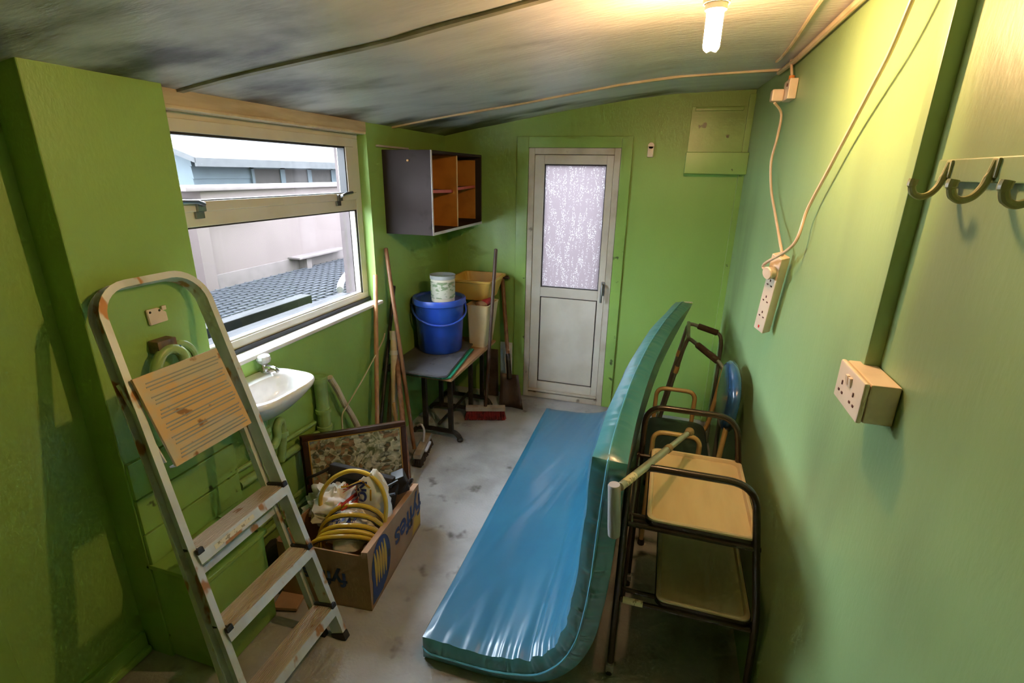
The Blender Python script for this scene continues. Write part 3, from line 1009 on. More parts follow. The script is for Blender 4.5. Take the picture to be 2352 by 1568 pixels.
# ------------------------------------------------------------------ ceiling lamp
BX, BY = 0.058, 1.52
lamp = thing('ceiling_lamp', 'lit compact fluorescent bulb in a white ceiling holder', 'lamp', (BX, BY, 2.152))
zt = zc(BX, BY)
b = B()
b.lathe([(0.0, 0.02), (0.045, 0.02), (0.045, 0.006), (0.040, 0.0), (0.028, -0.004), (0.028, -0.045), (0.032, -0.052), (0.032, -0.066), (0.0, -0.066)], (BX, BY, zt - 0.005), n=28)
b.obj('holder', M['upvc'], lamp)
b = B()
b.lathe([(0.0, 2.262), (0.024, 2.262), (0.027, 2.250), (0.026, 2.238), (0.0, 2.236)], (BX, BY, 0), n=24)
b.obj('bulb_base', M['ceramic'], lamp)
m_bulb = mat('glowing_tube', (1, 0.95, 0.85), 0.4, emit=BULB_COLOR, estr=BULB_STRENGTH)
for k in range(3):
    a = 2 * PI * k / 3 + 0.4
    c = V((BX, BY, 0)) + 0.011 * V((math.cos(a), math.sin(a), 0))
    t = V((-math.sin(a), math.cos(a), 0)) * 0.0085
    p0, p1 = c - t, c + t
    pts = [V((p0.x, p0.y, 2.240)), V((p0.x, p0.y, 2.162))]
    for j in range(1, 4):
        ang = PI * j / 4
        q = c - t * math.cos(ang)
        pts.append(V((q.x, q.y, 2.162 - 0.0085 * math.sin(ang))))
    pts += [V((p1.x, p1.y, 2.162)), V((p1.x, p1.y, 2.240))]
    b = B()
    b.tube(pts, 0.0068, 7)
    b.obj('glowing_tube', m_bulb, lamp)

# ------------------------------------------------------------------ right wall fittings
def socket_slots(parent, c, ey, ez, m):
    """three pin slots of a socket, c = face centre; ey sideways, ez up, drawn proud of the face"""
    c, ey, ez = V(c), V(ey).normalized(), V(ez).normalized()
    en = ey.cross(ez)
    for du, dv, hu, hv in ((0, 0.011, 0.0022, 0.0045), (-0.0105, -0.009, 0.0035, 0.0024), (0.0105, -0.009, 0.0035, 0.0024)):
        b = B()
        b.obox(c + ey * du + ez * dv, ey, en, ez, hu, 0.0012, hv)
        b.obj('pin_slot', m, parent, smooth=0)


SX0 = XR - 0.065
ds = thing('double_socket', 'white double power socket in a deep surface box below the green trunking', 'socket', (XR, 1.126, 1.393))
b = B()
b.box(SX0 + 0.012, XR - 0.001, 1.053, 1.200, 1.392, 1.475, 0.004)
b.obj('back_box', M['switch'], ds)
b = B()
b.box(SX0, SX0 + 0.011, 1.052, 1.201, 1.391, 1.476, 0.004)
fp = b.obj('faceplate', M['switch'], ds)
for yc in (1.092, 1.162):
    socket_slots(fp, (SX0 - 0.0004, yc, 1.424), (0, 1, 0), (0, 0, 1), M['slot'])
for yc in (1.118, 1.136):
    b = B()
    b.obox((SX0 - 0.001, yc, 1.452), (0.98, 0, 0.15), (0, 1, 0), (-0.15, 0, 0.98), 0.003, 0.006, 0.010, 0.001)
    b.obj('rocker', M['switch'], fp)
b = B()
b.box(XR - 0.030, XR + 0.001, 1.175, 1.213, 1.452, 2.45, 0.003)
tag(b.obj('cable_trunking', M['green_pale'], loc=(XR, 1.194, 1.45)), 'vertical green painted cable trunking above the double socket', 'trunking')

s1 = thing('wall_socket', 'small white single socket near the ceiling on the right wall', 'socket', (XR, 2.62, 2.17))
b = B()
b.box(XR - 0.035, XR - 0.001, 2.58, 2.70, 2.165, 2.245, 0.004)
b.obj('back_box', M['switch'], s1)
b = B()
b.obox((XR - 0.037, 2.61, 2.222), (1, 0, 0), (0, 1, 0), (0, 0, 1), 0.002, 0.004, 0.006)
b.obj('screw', M['slot'], s1)
b = B()
b.box(XR - 0.085, XR - 0.035, 2.655, 2.705, 2.165, 2.215, 0.008)
b.obj('plug', M['switch'], s1)
b = B()
b.tube([(XR - 0.02, 2.64, 2.245), (XR - 0.02, 2.64, 2.262)], 0.012, 10)
b.obj('gland', M['fuse'], s1)
b = B()
b.tube(cat_rom([(XR - 0.02, 2.64, 2.26), (XR - 0.025, 2.66, 2.30), (XR - 0.02, 2.72, 2.335)], 6), 0.006, 6)
b.obj('feed_cable', M['cable'], s1)

# four way extension strip hung at a slant
ST, SB = V((0.418, 2.085, 1.575)), V((0.418, 2.195, 1.255))
ez = (ST - SB).normalized()
yaw = math.radians(34)
en = V((-math.cos(yaw), -math.sin(yaw), 0))
en = (en - ez * en.dot(ez)).normalized()
ey = ez.cross(en).normalized()
hl = (ST - SB).length / 2
ctr = (ST + SB) / 2
ex = thing('extension_strip', 'white four-way extension strip hanging slanted on the right wall', 'extension lead', SB)
b = B()
b.obox(ctr, en, ey, ez, 0.019, 0.027, hl, 0.004)
body = b.obj('strip_body', M['switch'], ex)
for k in range(3):
    socket_slots(body, ctr + en * 0.0193 + ez * (0.055 - 0.072 * k), ey, ez, M['slot'])
b = B()
b.obox(ctr + en * 0.0196 - ez * (hl - 0.022), en, ey, ez, 0.001, 0.003, 0.006)
b.obj('neon', M['red_mark'], body, smooth=0)
pc = ctr + ez * (hl - 0.065)
b = B()
b.lathe([(0.0, 0.018), (0.021, 0.018), (0.023, 0.022), (0.023, 0.038), (0.025, 0.043), (0.022, 0.047), (0.0, 0.047)], pc, en, 22)
b.obj('plug', M['switch'], ex)
top = ctr + ez * hl
c1 = thing('extension_cable', 'white cable dropping from the ceiling socket to the extension strip', 'cable', (0.43, 2.6, 1.6))
b = B()
b.tube(cat_rom([(XR - 0.065, 2.68, 2.162), (0.44, 2.73, 2.12), (0.435, 2.70, 2.02), (0.43, 2.72, 1.92), (0.43, 2.60, 1.80), (0.43, 2.40, 1.70), (0.42, 2.17, 1.62), top + V((0, 0, 0.01)), top - ez * 0.01], 8), 0.0055, 8)
b.obj('cable', M['cable'], c1)
c2 = thing('slanting_cable', 'white cable slanting from the strip plug up the right wall', 'cable', (0.42, 1.7, 1.55))
pts = [pc + en * 0.034 - ey * 0.022, pc + en * 0.034 - ey * 0.035 + ez * 0.02] + [px(x, y, 0, v) for x, y, v in ((1822, 562, 0.415), (1855, 480, 0.43), (1900, 395, 0.435), (1950, 300, 0.435), (2000, 205, 0.43), (2045, 118, 0.425), (2095, 0, 0.42))]
pts.append(pts[-1] + V((0, -0.09, 0.13)))
b = B()
b.tube(cat_rom(pts, 8), 0.0055, 8)
b.obj('cable', M['cable'], c2)

# hook rail
b = B()
b.box(XR - 0.014, XR + 0.001, 0.60, 1.125, 1.847, 1.884, 0.003)
tag(b.obj('hook_rail', M['green_pale'], loc=(XR, 0.85, 1.847)), 'green painted board with coat hooks on the right wall', 'rail')
for k, (yy, lab) in enumerate(((1.078, 'olive coat hook nearest the green trunking'), (0.943, 'middle olive coat hook on the green rail'), (0.812, 'olive coat hook cut by the right photo edge'))):
    hk = thing('coat_hook', lab, 'hook', (XR - 0.014, yy, 1.80), 'coat hooks on the green rail')
    x0 = XR - 0.016
    b = B()
    b.tube(cat_rom([(x0, yy, 1.878), (x0 - 0.003, yy, 1.862), (x0 - 0.007, yy, 1.842), (x0 - 0.018, yy - 0.003, 1.827), (x0 - 0.032, yy - 0.005, 1.822), (x0 - 0.044, yy - 0.006, 1.828), (x0 - 0.049, yy - 0.007, 1.841), (x0 - 0.048, yy - 0.007, 1.851)], 6),
           [0.0045] * 8 + [0.0056] * 8 + [0.0056] * 14 + [0.0062] * 6 + [0.0078] * 7, 10)
    b.obj('hook', M['olive_hook'], hk)
    b = B()
    b.obox((x0 + 0.001, yy, 1.868), (1, 0, 0), (0, 1, 0), (0, 0, 1), 0.003, 0.009, 0.014, 0.002)
    b.obj('plate', M['olive_hook'], hk)

# ------------------------------------------------------------------ pier fittings
sw = thing('blank_plate', 'broken cream blanking plate screwed to the pier', 'plate', (XP, 1.28, 1.32))
b = B()
pz = [(1.247, 1.376), (1.292, 1.376), (1.305, 1.360), (1.318, 1.356), (1.320, 1.322), (1.250, 1.320)]
b.prism([(XP + 0.001, y, z) for y, z in pz], (0.010, 0, 0), 0.002)
b.obj('plate', M['switch'], sw)
b = B()
b.box(XP + 0.001, XP + 0.010, 1.305, 1.322, 1.362, 1.378, 0.002)
b.obj('broken_corner', M['switch'], sw)
for yy in (1.258, 1.293):
    b = B()
    b.lathe([(0.0, 0), (0.0045, 0), (0.0035, 0.0015), (0.0, 0.002)], (XP + 0.0112, yy, 1.366), (1, 0, 0), 12)
    b.obj('screw_hole', M['gasket'], sw)
vt = thing('stop_valve', 'grimy valve and green painted bent pipe on the pier behind the ladder', 'valve', (XP, 1.27, 1.10))
b = B()
b.box(XP + 0.001, XP + 0.05, 1.232, 1.305, 1.222, 1.268, 0.004)
b.obj('bracket', M['grey_valve'], vt)
b = B()
b.tube(cat_rom([(XP + 0.045, 1.205, 1.09), (XP + 0.045, 1.205, 1.16), (XP + 0.045, 1.235, 1.215), (XP + 0.045, 1.275, 1.23), (XP + 0.045, 1.315, 1.205), (XP + 0.045, 1.325, 1.15), (XP + 0.045, 1.325, 1.08)], 8), 0.019, 12)
b.obj('bent_pipe', M['green_pipe'], vt)
b = B()
b.tube(cat_rom([(XP + 0.03, 1.31, 1.235), (XP + 0.035, 1.345, 1.225), (XP + 0.035, 1.375, 1.18), (XP + 0.035, 1.38, 1.10)], 8), 0.013, 10)
b.obj('side_pipe', M['green_pipe'], vt)
b = B()
b.box(XP + 0.048, XP + 0.058, 1.292, 1.312, 1.205, 1.235, 0.002)
b.obj('tag', M['blue_tag'], vt)

# ------------------------------------------------------------------ step ladder, folded, leaning on the pier
EU = V((-0.346, 0, 0.938)).normalized()
EN = V((0.938, 0, 0.346)).normalized()
EY = V((0, 1, 0))
L0 = V((-1.09, 0, 0))
yR = lambda u: 1.335 + 0.062 * u
yLf = lambda u: 0.885 + 0.112 * u
LP = lambda u, y, nn=0.0: L0 + EU * u + EY * y + EN * nn
ld = thing('step_ladder', 'paint-splattered aluminium step ladder leaning folded against the green pier', 'ladder', (-1.2, 1.12, 0))
UT = 1.592
path = [LP(0.012, yLf(0)), LP(UT - 0.11, yLf(UT - 0.11))]
cl, cr_ = yLf(UT - 0.11) + 0.11, yR(UT - 0.11) - 0.11
for j in range(1, 9):
    a = PI / 2 * j / 8
    path.append(LP(UT - 0.11 + 0.11 * math.sin(a), cl - 0.11 * math.cos(a)))
for j in range(0, 9):
    a = PI / 2 * j / 8
    path.append(LP(UT - 0.11 + 0.11 * math.cos(a), cr_ + 0.11 * math.sin(a)))
path.append(LP(0.012, yR(0)))
b = B()
# channel section: web outside, two flanges turned inwards
b.sweep(path, [(-0.011, -0.058), (0.012, -0.058), (0.012, -0.054), (-0.007, -0.054), (-0.007, -0.004), (0.012, -0.004), (0.012, 0.0), (-0.011, 0.0)], EN)
b.obj('side_rail', M['alu'], ld, smooth=30)
for yy in (yLf(0), yR(0)):
    b = B()
    b.obox(LP(0.018, yy, -0.029), EN, EY, EU, 0.033, 0.015, 0.018, 0.004)
    b.obj('rubber_foot', M['black_plastic'], ld)
for zz in (0.150, 0.405, 0.665):
    u = zz / 0.938
    ya, yb = yLf(u) + 0.010, yR(u) - 0.010
    fx = LP(u, 0, 0.006)
    back = V((-0.985, 0, -0.17)).normalized()
    upv = V((back.z, 0, -back.x)).normalized()
    if upv.z < 0:
        upv = -upv
    b = B()
    b.obox(V((fx.x, (ya + yb) / 2, fx.z)) + back * 0.048 + upv * 0.0, back, EY, upv, 0.048, (yb - ya) / 2, 0.0035, 0.0015)
    nr = 11
    for i in range(nr):
        b.obox(V((fx.x, (ya + yb) / 2, fx.z)) + back * (0.008 + 0.008 * i) + upv * 0.0042, back, EY, upv, 0.0022, (yb - ya) / 2 - 0.004, 0.0016)
    st = b.obj('tread', M['alu_step'], ld)
    b = B()
    b.obox(V((fx.x, (ya + yb) / 2, fx.z)) - EU * 0.015 + EN * 0.002, EN, EY, EU, 0.002, (yb - ya) / 2 + 0.008, 0.0185, 0.001)
    lip = b.obj('front_lip', M['alu'], st)
    b = B()
    b.obox(V((fx.x, (ya + yb) / 2, fx.z)) + back * 0.092 - upv * 0.010, back, EY, upv, 0.002, (yb - ya) / 2, 0.011)
    b.obj('rear_lip', M['alu_step'], st)
    if zz > 0.6:
        b = B()
        b.obox(V((fx.x, 1.11, fx.z)) - EU * 0.014 + EN * 0.0045, EN, EY, EU, 0.0006, 0.085, 0.008)
        b.obj('warning_sticker', M['sticker'], lip, smooth=0)
    for yy in (ya + 0.004, yb - 0.004):
        b = B()
        b.obox(V((fx.x, yy, fx.z)) + back * 0.045 + upv * 0.008, back, EY, upv, 0.043, 0.006, 0.007, 0.002)
        b.obox(V((fx.x, yy, fx.z)) + EN * 0.004 + EU * 0.010, EN, EY, EU, 0.007, 0.012, 0.010, 0.003)
        b.obj('end_cap', M['black_plastic'], st)
# folded platform
u0, u1 = 0.995, 1.302
b = B()
pc0 = LP((u0 + u1) / 2, 1.188, 0.012)
b.obox(pc0, EU, EY, EN, (u1 - u0) / 2, 0.158, 0.006, 0.003)
pf = b.obj('platform', M['platform'], ld)
b = B()
for i in range(24):
    if i % 4 == 3:
        continue
    uu = u0 + 0.020 + i * (u1 - u0 - 0.036) / 23
    b.obox(LP(uu, 1.195, 0.0185), EU, EY, EN, 0.0022, 0.138 - 0.004 * (i % 3), 0.0010)
b.obj('grip_ribs', M['rib'], pf)
b = B()
b.obox(LP(u0 + 0.004, 1.188, 0.000), EU, EY, EN, 0.003, 0.158, 0.016, 0.001)
b.obj('platform_lip', M['alu'], pf)
for sgn in (-1, 1):
    b = B()
    b.sweep([LP(1.02, 1.188 + sgn * 0.166, -0.012), LP(1.30, 1.188 + sgn * 0.172, -0.03)], [(-0.008, -0.002), (0.008, -0.002), (0.008, 0.002), (-0.008, 0.002)], EY)
    b.obj('platform_stay', M['alu'], ld)
# rear frame
for fn, s in ((yLf, 1), (yR, -1)):
    b = B()
    b.sweep([LP(0.045, fn(0) + s * 0.012, -0.105), LP(1.18, fn(1.18) + s * 0.018, -0.068)], [(-0.010, -0.014), (0.010, -0.014), (0.010, 0.014), (-0.010, 0.014)], EN)
    b.obj('rear_leg', M['alu'], ld, smooth=0)
    b = B()
    b.obox(LP(0.04, fn(0) + s * 0.012, -0.105), EN, EY, EU, 0.018, 0.014, 0.02, 0.004)
    b.obj('rubber_foot', M['black_plastic'], ld)
for uu in (0.12, 0.62):
    b = B()
    b.sweep([LP(uu, yLf(uu) + 0.012, -0.105 + 0.03 * uu), LP(uu, yR(uu) - 0.012, -0.105 + 0.03 * uu)], [(-0.012, -0.006), (0.012, -0.006), (0.012, 0.006), (-0.012, 0.006)], EN)
    b.obj('rear_brace', M['alu'], ld, smooth=0)

# ------------------------------------------------------------------ wash basin and plumbing
bs = thing('wash_basin', 'small white ceramic wash basin hung below the window', 'basin', (-1.6, 1.60, 0.70))


def sup(cx, cy, ax, ay, e=3.0, n=48, z=0.0, front=1.0):
    out = []
    for k in range(n):
        a = 2 * PI * k / n
        c, s = math.cos(a), math.sin(a)
        x = cx + ax * math.copysign(abs(c) ** (2 / e), c)
        y = cy + ay * math.copysign(abs(s) ** (2 / e), s)
        out.append((x, y, z))
    return out


def ring(cx, cy, ax, ay, z, e=3.0, tilt=0.0):
    r = sup(cx, cy, ax, ay, e, 48, z)
    return [(x, y, zz + tilt * (cx - x)) for x, y, zz in r]


CX, CY, ZR = -1.592, 1.614, 0.955
rings = [ring(CX - 0.05, CY, 0.045, 0.05, 0.805, 2.2), ring(CX - 0.045, CY, 0.07, 0.08, 0.812, 2.2), ring(CX - 0.03, CY, 0.10, 0.145, 0.838, 2.4), ring(CX - 0.012, CY, 0.13, 0.178, 0.885, 2.8), ring(CX, CY, 0.147, 0.196, 0.925, 3.4),
         ring(CX, CY, 0.150, 0.201, 0.944, 3.6, 0.03), ring(CX, CY, 0.146, 0.197, ZR, 3.6, 0.03), ring(CX, CY, 0.138, 0.189, ZR + 0.002, 3.6, 0.03),
         ring(CX + 0.028, CY, 0.096, 0.168, ZR - 0.004, 2.8, 0.02), ring(CX + 0.028, CY, 0.090, 0.160, ZR - 0.020, 2.7), ring(CX + 0.02, CY, 0.078, 0.145, ZR - 0.07, 2.4), ring(CX + 0.01, CY, 0.055, 0.095, ZR - 0.105, 2.2), ring(CX + 0.005, CY, 0.02, 0.03, ZR - 0.118, 2.0)]
b = B()
b.loft(rings)
b.obj('bowl', M['ceramic'], bs, smooth=60)
b = B()
b.lathe([(0.0, 0), (0.017, 0), (0.017, 0.003), (0.0, 0.004)], (CX + 0.005, CY, ZR - 0.119), n=18)
b.obj('plug_hole', M['chrome'], bs)
for yy in (1.735, 1.50):
    tx = -1.700
    tp = thing('basin_tap', 'chrome basin tap with a clear crystal head' if yy > 1.6 else 'chrome basin tap half hidden behind the ladder rail', 'tap', (tx, yy, 0.96), 'basin taps')
    b = B()
    b.lathe([(0.0, 0), (0.019, 0), (0.019, 0.006), (0.012, 0.010), (0.0115, 0.026), (0.014, 0.030), (0.014, 0.040), (0.009, 0.044), (0.0, 0.044)], (tx, yy, 0.958), n=20)
    b.obj('tap_body', M['chrome'], tp)
    b = B()
    b.tube(cat_rom([(tx, yy, 0.985), (tx + 0.035, yy - 0.006, 0.992), (tx + 0.07, yy - 0.012, 0.990), (tx + 0.086, yy - 0.015, 0.978)], 6), [0.009] * 12 + [0.0085] * 7, 10)
    b.obj('spout', M['chrome'], tp)
    b = B()
    b.lathe([(0.0, 0.0), (0.014, 0.0), (0.027, 0.010), (0.032, 0.024), (0.029, 0.038), (0.024, 0.043), (0.0, 0.045)], (tx, yy, 1.000), n=12)
    b.obj('crystal_head', M['crystal'], tp, smooth=0)
wp = thing('waste_pipe', 'green painted basin waste pipe and trap under the basin', 'pipe', (-1.65, 1.65, 0.44))
b = B()
b.tube([(-1.640, CY, 0.806), (-1.640, CY, 0.70)], 0.021, 14)
b.tube(cat_rom([(-1.640, CY, 0.71), (-1.640, CY, 0.655), (-1.640, CY + 0.035, 0.625), (-1.640, CY + 0.07, 0.655), (-1.640, CY + 0.075, 0.70), (-1.645, CY + 0.10, 0.725), (-1.655, CY + 0.125, 0.70), (-1.665, CY + 0.125, 0.60), (-1.68, CY + 0.115, 0.50)], 6), 0.020, 12)
b.obj('trap', M['green_pipe'], wp)
b = B()
for z in (0.695, 0.735):
    b.lathe([(0.02, -0.012), (0.029, -0.012), (0.029, 0.012), (0.02, 0.012)], (-1.640, CY, z), n=16)
b.lathe([(0.018, -0.012), (0.028, -0.012), (0.028, 0.012), (0.018, 0.012)], (-1.66, CY + 0.125, 0.645), n=16)
b.obj('coupling', M['green_pipe'], wp)
b = B()
b.tube([(-1.712, 1.50, 0.50), (-1.715, 2.05, 0.47)], 0.022, 12)
b.obj('run', M['green_pipe'], wp)
b = B()
b.tube([(-1.722, 1.50, 0.565), (-1.725, 2.05, 0.54)], 0.011, 10)
tag(b.obj('supply_pipe', M['green_pipe'], loc=(-1.70, 1.9, 0.52)), 'thin green supply pipe running above the waste pipe', 'pipe')
b = B()
b.tube([(-1.725, 1.48, 0.215), (-1.725, 2.05, 0.21)], 0.013, 10)
tag(b.obj('low_pipe', M['green_pipe'], loc=(-1.71, 2.0, 0.19)), 'upper of two green pipes low along the left wall', 'pipe')
b = B()
b.tube([(-1.725, 1.48, 0.150), (-1.725, 2.05, 0.145)], 0.013, 10)
tag(b.obj('low_pipe', M['green_pipe'], loc=(-1.71, 2.0, 0.13)), 'lower of two green pipes low along the left wall', 'pipe')
so = thing('soil_pipe', 'thick green painted vertical pipe right of the basin', 'pipe', (-1.695, 2.095, 0))
b = B()
b.tube([(-1.693, 2.085, 0.0), (-1.693, 2.090, 0.80)], 0.034, 16)
b.obj('pipe', M['green_pipe'], so)
b = B()
for z in (0.78, 0.60, 0.50):
    b.lathe([(0.034, -0.012), (0.041, -0.010), (0.041, 0.010), (0.034, 0.012)], (-1.693, 2.088, z), n=18)
b.obj('collar', M['green_pipe'], so)
b = B()
pp = [px(757, 866, 0, -1.685), px(775, 895, 0, -1.68), px(790, 925, 0, -1.675), px(806, 950, 0, -1.67), px(822, 980, 0, -1.665), px(850, 1040, 0, -1.66)]
b.tube(cat_rom(pp, 6), 0.017, 10)
tag(b.obj('lagged_pipe', M['lagging'], loc=(-1.67, 2.3, 0.2)), 'white wrapped pipe slanting down beside the thick green pipe', 'pipe')
b = B()
b.tube(cat_rom([px(787, 985, 0, -1.65), px(786, 955, 0, -1.65), px(795, 935, 0, -1.65), px(828, 880, 0, -1.66), px(855, 830, 0, -1.67), px(878, 785, 0, -1.68), px(884, 765, 0, -1.68)], 6), 0.004, 6)
tag(b.obj('string', M['string'], loc=(-1.66, 2.4, 0.5)), 'cream string tied from the wrapped pipe to the poles', 'string')

# ------------------------------------------------------------------ wall cupboard
cb = thing('wall_cupboard', 'open dark brown wall cupboard mounted in the far left corner', 'cupboard', (-1.575, 3.37, 1.46))
CX0, CX1, CY0, CY1, CZ0, CZ1 = XL, -1.41, 2.945, 3.838, 1.462, 1.972
T = 0.018
for nm, q in (('side_panel', (CX0, CX1, CY0, CY0 + T, CZ0, CZ1)), ('side_panel', (CX0, CX1, CY1 - T, CY1, CZ0, CZ1)),
              ('top_panel', (CX0, CX1, CY0 + T, CY1 - T, CZ1 - T, CZ1)), ('bottom_panel', (CX0, CX1, CY0 + T, CY1 - T, CZ0, CZ0 + T))):
    b = B()
    b.box(*q, 0.0015)
    b.obj(nm, M['cupboard'], cb)
b = B()
b.box(CX0 + 0.110, CX0 + 0.116, CY0 + T, CY1 - T, CZ0 + T, CZ1 - T)
b.obj('back_panel', M['hardboard'], cb, smooth=0)
b = B()
b.box(CX0 + 0.01, CX1 - 0.02, 3.385, 3.400, CZ0 + T, CZ1 - T, 0.001)
dv = b.obj('divider', M['hardboard'], cb)
b = B()
b.box(CX0 + 0.12, CX1 - 0.045, CY1 - T - 0.004, CY1 - T, CZ0 + T + 0.02, CZ1 - T - 0.02)
b.obj('side_lining', M['hardboard'], cb, smooth=0)
b = B()
b.box(CX1 - 0.0199, CX1 - 0.016, 3.384, 3.401, CZ0 + T, CZ1 - T)
b.obj('raw_edge', M['raw_edge'], dv, smooth=0)
for ya, yb, dz in ((CY0 + T, 3.385, -0.01), (3.400, CY1 - T, 0.012)):
    b = B()
    b.loft([[(CX0 + 0.01, ya, 1.722), (CX1 - 0.05, ya, 1.722 + dz * 0.2), (CX1 - 0.05, ya, 1.737 + dz * 0.2), (CX0 + 0.01, ya, 1.737)],
            [(CX0 + 0.01, yb, 1.722), (CX1 - 0.05, yb, 1.722 + dz), (CX1 - 0.05, yb, 1.737 + dz), (CX0 + 0.01, yb, 1.737)]])
    sh_ = b.obj('shelf', M['cupboard'], cb, smooth=0)
    b = B()
    b.loft([[(CX1 - 0.05, ya, 1.721 + dz * 0.2), (CX1 - 0.046, ya, 1.721 + dz * 0.2), (CX1 - 0.046, ya, 1.740 + dz * 0.2), (CX1 - 0.05, ya, 1.740 + dz * 0.2)],
            [(CX1 - 0.05, yb, 1.721 + dz), (CX1 - 0.046, yb, 1.721 + dz), (CX1 - 0.046, yb, 1.740 + dz), (CX1 - 0.05, yb, 1.740 + dz)]])
    b.obj('shelf_edge', M['cup_red'], sh_, smooth=0)
b = B()
b.box(CX1, CX1 + 0.002, CY0, CY0 + T, CZ0, CZ1)
b.box(CX1, CX1 + 0.002, CY0 + T, CY1, CZ0, CZ0 + T)
b.obj('edge_strip', M['cup_edge'], cb, smooth=0)
b = B()
b.lathe([(0, 0), (0.006, 0), (0.006, 0.012), (0, 0.013)], (-1.56, CY0, 1.91), (0, -1, 0), 10)
b.obj('screw', M['raw_edge'], cb)
b = B()
b.box(XL, XL + 0.018, 2.88, 3.27, 1.985, 1.997, 0.002)
tag(b.obj('wall_batten', M['cup_edge'], loc=(XL, 3.07, 1.985)), 'thin white batten on the wall above the dark cupboard', 'batten')

# ------------------------------------------------------------------ low table with two tops
tb = thing('cafe_table', 'low table with black iron legs and a worn wooden top in the far corner', 'table', (-1.5, 3.33, 0))
b = B()
ttop = [(-1.715, 2.82, 0), (-1.245, 2.81, 0), (-1.235, 3.69, 0), (-1.715, 3.69, 0)]
b.prism([(x, y, 0.535) for x, y, _ in ttop], (0, 0, 0.020), 0.004)
b.obj('table_top', M['wood_top'], tb)


def iron_frame(y0, xa, xb):
    for xx in (xa, xb):
        b = B()
        b.box(xx - 0.016, xx + 0.016, y0 - 0.016, y0 + 0.016, 0.045, 0.522, 0.004)
        b.obj('leg', M['black_metal'], tb)
    b = B()
    b.box(xa - 0.05, xb + 0.04, y0 - 0.02, y0 + 0.02, 0.518, 0.535, 0.003)
    b.obj('top_bar', M['black_metal'], tb)
    b = B()
    b.tube(cat_rom([(xa - 0.10, y0, 0.012), (xa - 0.07, y0, 0.04), (xa, y0, 0.055), (xb, y0, 0.055), (xb + 0.05, y0 - 0.01, 0.045), (xb + 0.075, y0 - 0.015, 0.020)], 6), 0.018, 8)
    b.lathe([(0, 0), (0.022, 0), (0.024, 0.012), (0.015, 0.026), (0, 0.028)], (xb + 0.075, y0 - 0.015, 0.0), n=14)
    b.obj('foot_bar', M['black_metal'], tb)


iron_frame(3.005, -1.545, -1.345)
iron_frame(3.40, -1.60, -1.345)
iron_frame(3.63, -1.60, -1.335)
b = B()
b.tube([(-1.44, 3.005, 0.10), (-1.44, 3.63, 0.10)], 0.012, 8)
b.obj('stretcher', M['black_metal'], tb)
lt = thing('loose_table_top', 'slate grey loose table top with a jade edge lying on the low table', 'table top', (-1.50, 3.15, 0.5555))
b = B()
b.prism([(-1.735, 2.77, 0.568), (-1.315, 2.775, 0.568), (-1.275, 2.80, 0.568), (-1.350, 3.47, 0.568), (-1.38, 3.50, 0.568), (-1.735, 3.50, 0.568)], (0, 0, 0.015), 0.003)
b.obj('slate_board', M['slate'], lt)
b = B()
b.prism([(-1.73, 2.785, 0.5558), (-1.31, 2.790, 0.5558), (-1.255, 2.815, 0.5558), (-1.315, 3.40, 0.5558), (-1.73, 3.44, 0.5558)], (0, 0, 0.0118), 0.002)
b.obj('jade_board', M['green_edge'], lt)

# bucket, tub, bin, tray
BKX, BKY, BKZ = -1.543, 3.29, 0.5835
bk = thing('lidded_bucket', 'large blue plastic bucket with lid standing on the slate table top', 'bucket', (BKX, BKY, BKZ))
b = B()
b.lathe([(0.0, 0.0), (0.155, 0.0), (0.162, 0.010), (0.183, 0.375), (0.0, 0.375)], (BKX, BKY, BKZ), n=44)
b.obj('bucket_body', M['bucket'], bk)
b = B()
b.lathe([(0.0, 0.385), (0.165, 0.385), (0.172, 0.397), (0.190, 0.400), (0.195, 0.392), (0.195, 0.360), (0.189, 0.352), (0.183, 0.352)], (BKX, BKY, BKZ), n=44)
b.obj('lid', M['bucket_lid'], bk)
b = B()
hp = []
for i in range(25):
    a = -0.95 - 0.0 + (PI + 0.35) * i / 24 - PI / 2 - 0.25
    hp.append(V((BKX + 0.196 * math.cos(a), BKY + 0.196 * math.sin(a), BKZ + 0.335 - 0.105 * math.sin(PI * i / 24))))
b.tube(hp, 0.0075, 8)
b.obj('handle', M['bucket_lid'], bk)
for p in (hp[0], hp[-1]):
    b = B()
    b.sphere(p, 0.016, 8)
    b.obj('handle_lug', M['bucket_lid'], bk)
TX, TY, TZ = -1.485, 3.235, BKZ + 0.386
tu = thing('plastic_tub', 'small cloudy plastic tub with printed label on the blue lid', 'tub', (TX, TY, TZ))
b = B()
b.lathe([(0.0, 0.0), (0.080, 0.0), (0.083, 0.004), (0.086, 0.178), (0.0, 0.178)], (TX, TY, TZ), n=36)
b.obj('tub_body', M['tub'], tu)
b = B()
b.lathe([(0.0845, 0.030), (0.0866, 0.032), (0.0878, 0.145), (0.0858, 0.147)], (TX, TY, TZ), n=36)
b.obj('label', M['tub_label'], tu)
b = B()
b.lathe([(0.0, 0.184), (0.070, 0.184), (0.080, 0.190), (0.091, 0.190), (0.091, 0.165), (0.087, 0.163)], (TX, TY, TZ), n=36)
b.obj('lid', M['clear_lid'], tu)


def rect_loft(b, levels, n=6, rad=0.03):
    rings = []
    for (cx, cy, hx, hy, z) in levels:
        r = []
        for sx, sy, a0 in ((1, 1, 0), (-1, 1, 90), (-1, -1, 180), (1, -1, 270)):
            for k in range(n):
                a = math.radians(a0 + 90 * k / (n - 1))
                r.append((cx + sx * (hx - rad) + rad * math.cos(a), cy + sy * (hy - rad) + rad * math.sin(a), z))
        rings.append(r)
    b.loft(rings)
    return b


